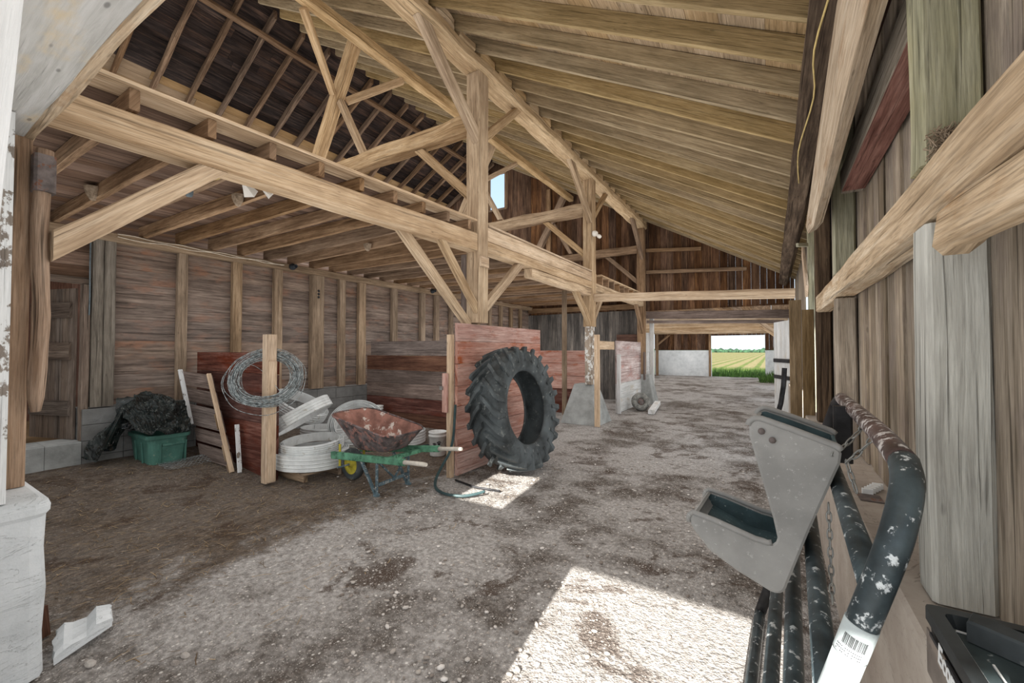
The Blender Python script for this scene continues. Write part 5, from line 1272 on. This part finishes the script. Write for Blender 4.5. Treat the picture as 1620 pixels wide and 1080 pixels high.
m = MB(); m.lathe([(0, 0), (0.04, 0), (0.045, 0.035), (0, 0.045)], Matrix.Translation((-4.62, 1.72, 3.08)) @ Matrix.Rotation(math.radians(90), 4, 'X'), 14); m.build('junction_box', 'elec', label='grey junction box on the joist with the yellow cable', cat='junction box')
m = MB(); m.tube(smooth([(x - 0.008, y, z - 0.013) for x, y, z in ((0.25, 1.8, 3.330), (0.285, 2.3, 3.350), (0.235, 2.9, 3.322), (0.275, 3.5, 3.346), (0.225, 4.3, 3.316), (0.27, 5.2, 3.342))], 4), 0.006, 5); m.build('yellow_cable', 'ycable', label='yellow cable stapled along the dark right eave plate', cat='cable')
nests = [(-5.72, 1.31, 3.2, 0.085, 'above the jamb brace near the left wall'), (-4.62, 2.135, 3.17, 0.075, 'left of the flood lamp'), (-4.05, 2.135, 3.18, 0.045, 'right of the flood lamp, left of a pair'), (-3.80, 2.56, 3.17, 0.045, 'right of the flood lamp, right of a pair'), (-5.2, 4.22, 3.2, 0.07, 'on a joist left of the long outer brace')]
for x, y, z, s, lb in nests:
    m = MB(); prof = [(0, -1.35), (0.35, -1.2), (0.7, -0.7), (0.95, -0.1), (1.0, 0.25), (0.8, 0.25), (0.5, -0.1), (0, -0.3)]; rings = []
    for k in range(22):
        a = 2 * math.pi * k / 22
        rings.append([V((x + r * s * math.cos(a) * (1 + 0.2 * noise.noise(V((k * 0.9, zz * 3, s * 50)))), y - 0.01 + min(r * s * math.sin(a) * 0.8, 0.022) , z + zz * s)) for r, zz in prof])
    m.loft(rings, closed=False, caps=False, loop=True); m.build('mud_nest', 'mud', label='mud nest on a loft joist %s' % lb, cat='nest', group='mud nests under the loft')
m = MB()
for _ in range(120):
    c = V((0.392 + U(0, 0.02), U(1.735, 1.80) , U(2.17, 2.24))); c.z -= (c.y - 1.73) * 0.4; d = V((U(-.3, .3), U(-1, 1), U(-1, 1))).normalized() * 0.02; m.tube([c - d, c + d], 0.0012, 3, smooth=False)
m = MB()
for _ in range(260):
    c = V((0.47 + U(-0.06, 0.05), 1.712 + U(-0.012, 0.01), 2.20 + U(-0.035, 0.05))); d = V((U(-1, 1), U(-.3, .3), U(-1, 1))).normalized() * U(0.012, 0.03); m.tube([c - d, c + d], 0.0016, 3, smooth=False)
m.build('straw_nest', 'mud', label='straw nest on the rail in front of the greenish post piece', cat='nest')

# ------------------------------------------------------------------ growth outside
m = MB()
for _ in range(1500):
    x = U(-3.3, 0.2); y = 29.0 + 3.5 * rng.random(); h = U(0.25, 0.75) * (1.0 if y < 30.5 else 0.8); a = U(0, 6.3); s = V((math.cos(a), math.sin(a), 0)) * 0.02; l = V((U(-.15, .15), U(-.15, .15), h)); z = -0.12
    b = len(m.v); m.v += [V((x, y, z)) - s, V((x, y, z)) + s, V((x, y, z)) + l]; m.face((b, b + 1, b + 2))
m.build('tall_grass', 'leaf', kind='stuff', label='tall grass outside the far field doorway', cat='grass')
m = MB()
for _ in range(420):
    x = U(-0.55, 0.33); y = U(24.0, 28.2); h = U(0.1, 0.6) * (0.4 + (x + 0.55)); a = U(0, 6.3); s = V((math.cos(a), math.sin(a), 0)) * 0.025; l = V((U(-.15, .15), U(-.15, .15), h))
    b = len(m.v); m.v += [V((x, y, 0)) - s, V((x, y, 0)) + s, V((x, y, 0)) + l]; m.face((b, b + 1, b + 2))
m.build('weeds', 'leaf', kind='stuff', label='green weeds growing at the right wall of the annex', cat='weeds')
m = MB()
for k in range(230):
    x = -190 + k * 1.45 + U(-1, 1); y = 380 + U(-12, 10); s = U(1.6, 3.6) * (1.25 if x < -110 else 0.8)
    b = len(m.v)
    for p in ICO: m.v.append(V((x + p[0] * s * 1.4, y + p[1] * s, 0.6 + p[2] * s + U(-.5, .5))))
    for f in ICF: m.face([b + i for i in f], None, 0, 0, True)
m.build('treeline', 'tree', kind='stuff', label='distant tree line beyond the crop field', cat='trees')

# ------------------------------------------------------------------ light
w = bpy.data.worlds.new('sky'); SC.world = w; w.use_nodes = True
nt = w.node_tree; nd = nt.nodes; lk = nt.links
bg = nd['Background']; tc = nd.new('ShaderNodeTexCoord'); sp_ = nd.new('ShaderNodeSeparateXYZ'); lk.new(tc.outputs['Generated'], sp_.inputs[0])
cr = nd.new('ShaderNodeValToRGB'); lk.new(sp_.outputs[2], cr.inputs[0])
e = cr.color_ramp.elements; e[0].position = 0.0; e[0].color = lin((226, 236, 244)); e[1].position = 0.45; e[1].color = lin((178, 206, 232))
ns = nd.new('ShaderNodeTexNoise'); ns.inputs['Scale'].default_value = 4.0; ns.inputs['Detail'].default_value = 6; lk.new(tc.outputs['Generated'], ns.inputs['Vector'])
mr = nd.new('ShaderNodeMapRange'); lk.new(ns.outputs[0], mr.inputs[0]); mr.inputs[1].default_value = 0.45; mr.inputs[2].default_value = 0.62
mx = nd.new('ShaderNodeMix'); mx.data_type = 'RGBA'; lk.new(mr.outputs[0], mx.inputs[0]); lk.new(cr.outputs[0], mx.inputs[6]); mx.inputs[7].default_value = lin((236, 241, 246))
lk.new(mx.outputs[2], bg.inputs[0]); bg.inputs[1].default_value = SKY_STR

sd_ = bpy.data.lights.new('sun', 'SUN'); sd_.energy = SUN_STR; sd_.angle = math.radians(0.6); sd_.color = (1.0, 0.965, 0.90)
so = bpy.data.objects.new('sun', sd_); COL.objects.link(so)
so.rotation_euler = V((-0.12, 1.0, -0.57)).to_track_quat('-Z', 'Y').to_euler(); so.location = (2, -12, 12)

# ------------------------------------------------------------------ camera
F = 660.0
cam = bpy.data.cameras.new('camera'); co = bpy.data.objects.new('camera', cam); COL.objects.link(co)
cam.sensor_width = 36.0; cam.lens = F / 1620 * 36.0; cam.clip_start = 0.02; cam.clip_end = 2000
yaw = math.atan((1220 - 810) / F); pitch = math.atan((554 - 540) / F)
co.location = (0, 0, 1.6); co.rotation_euler = (math.pi / 2 + pitch, 0, yaw)
SC.camera = co
SC.view_settings.view_transform = 'Standard'; SC.view_settings.look = 'None'; SC.view_settings.gamma = 1.0
SC.view_settings.use_curve_mapping = False; SC.view_settings.exposure = EXPO
SC.cycles.diffuse_bounces = 4; SC.cycles.max_bounces = 7
if AO_FAC > 0:
    SC.cycles.use_fast_gi = True; SC.cycles.fast_gi_method = 'ADD'; w.light_settings.ao_factor = AO_FAC; w.light_settings.distance = AO_DIST
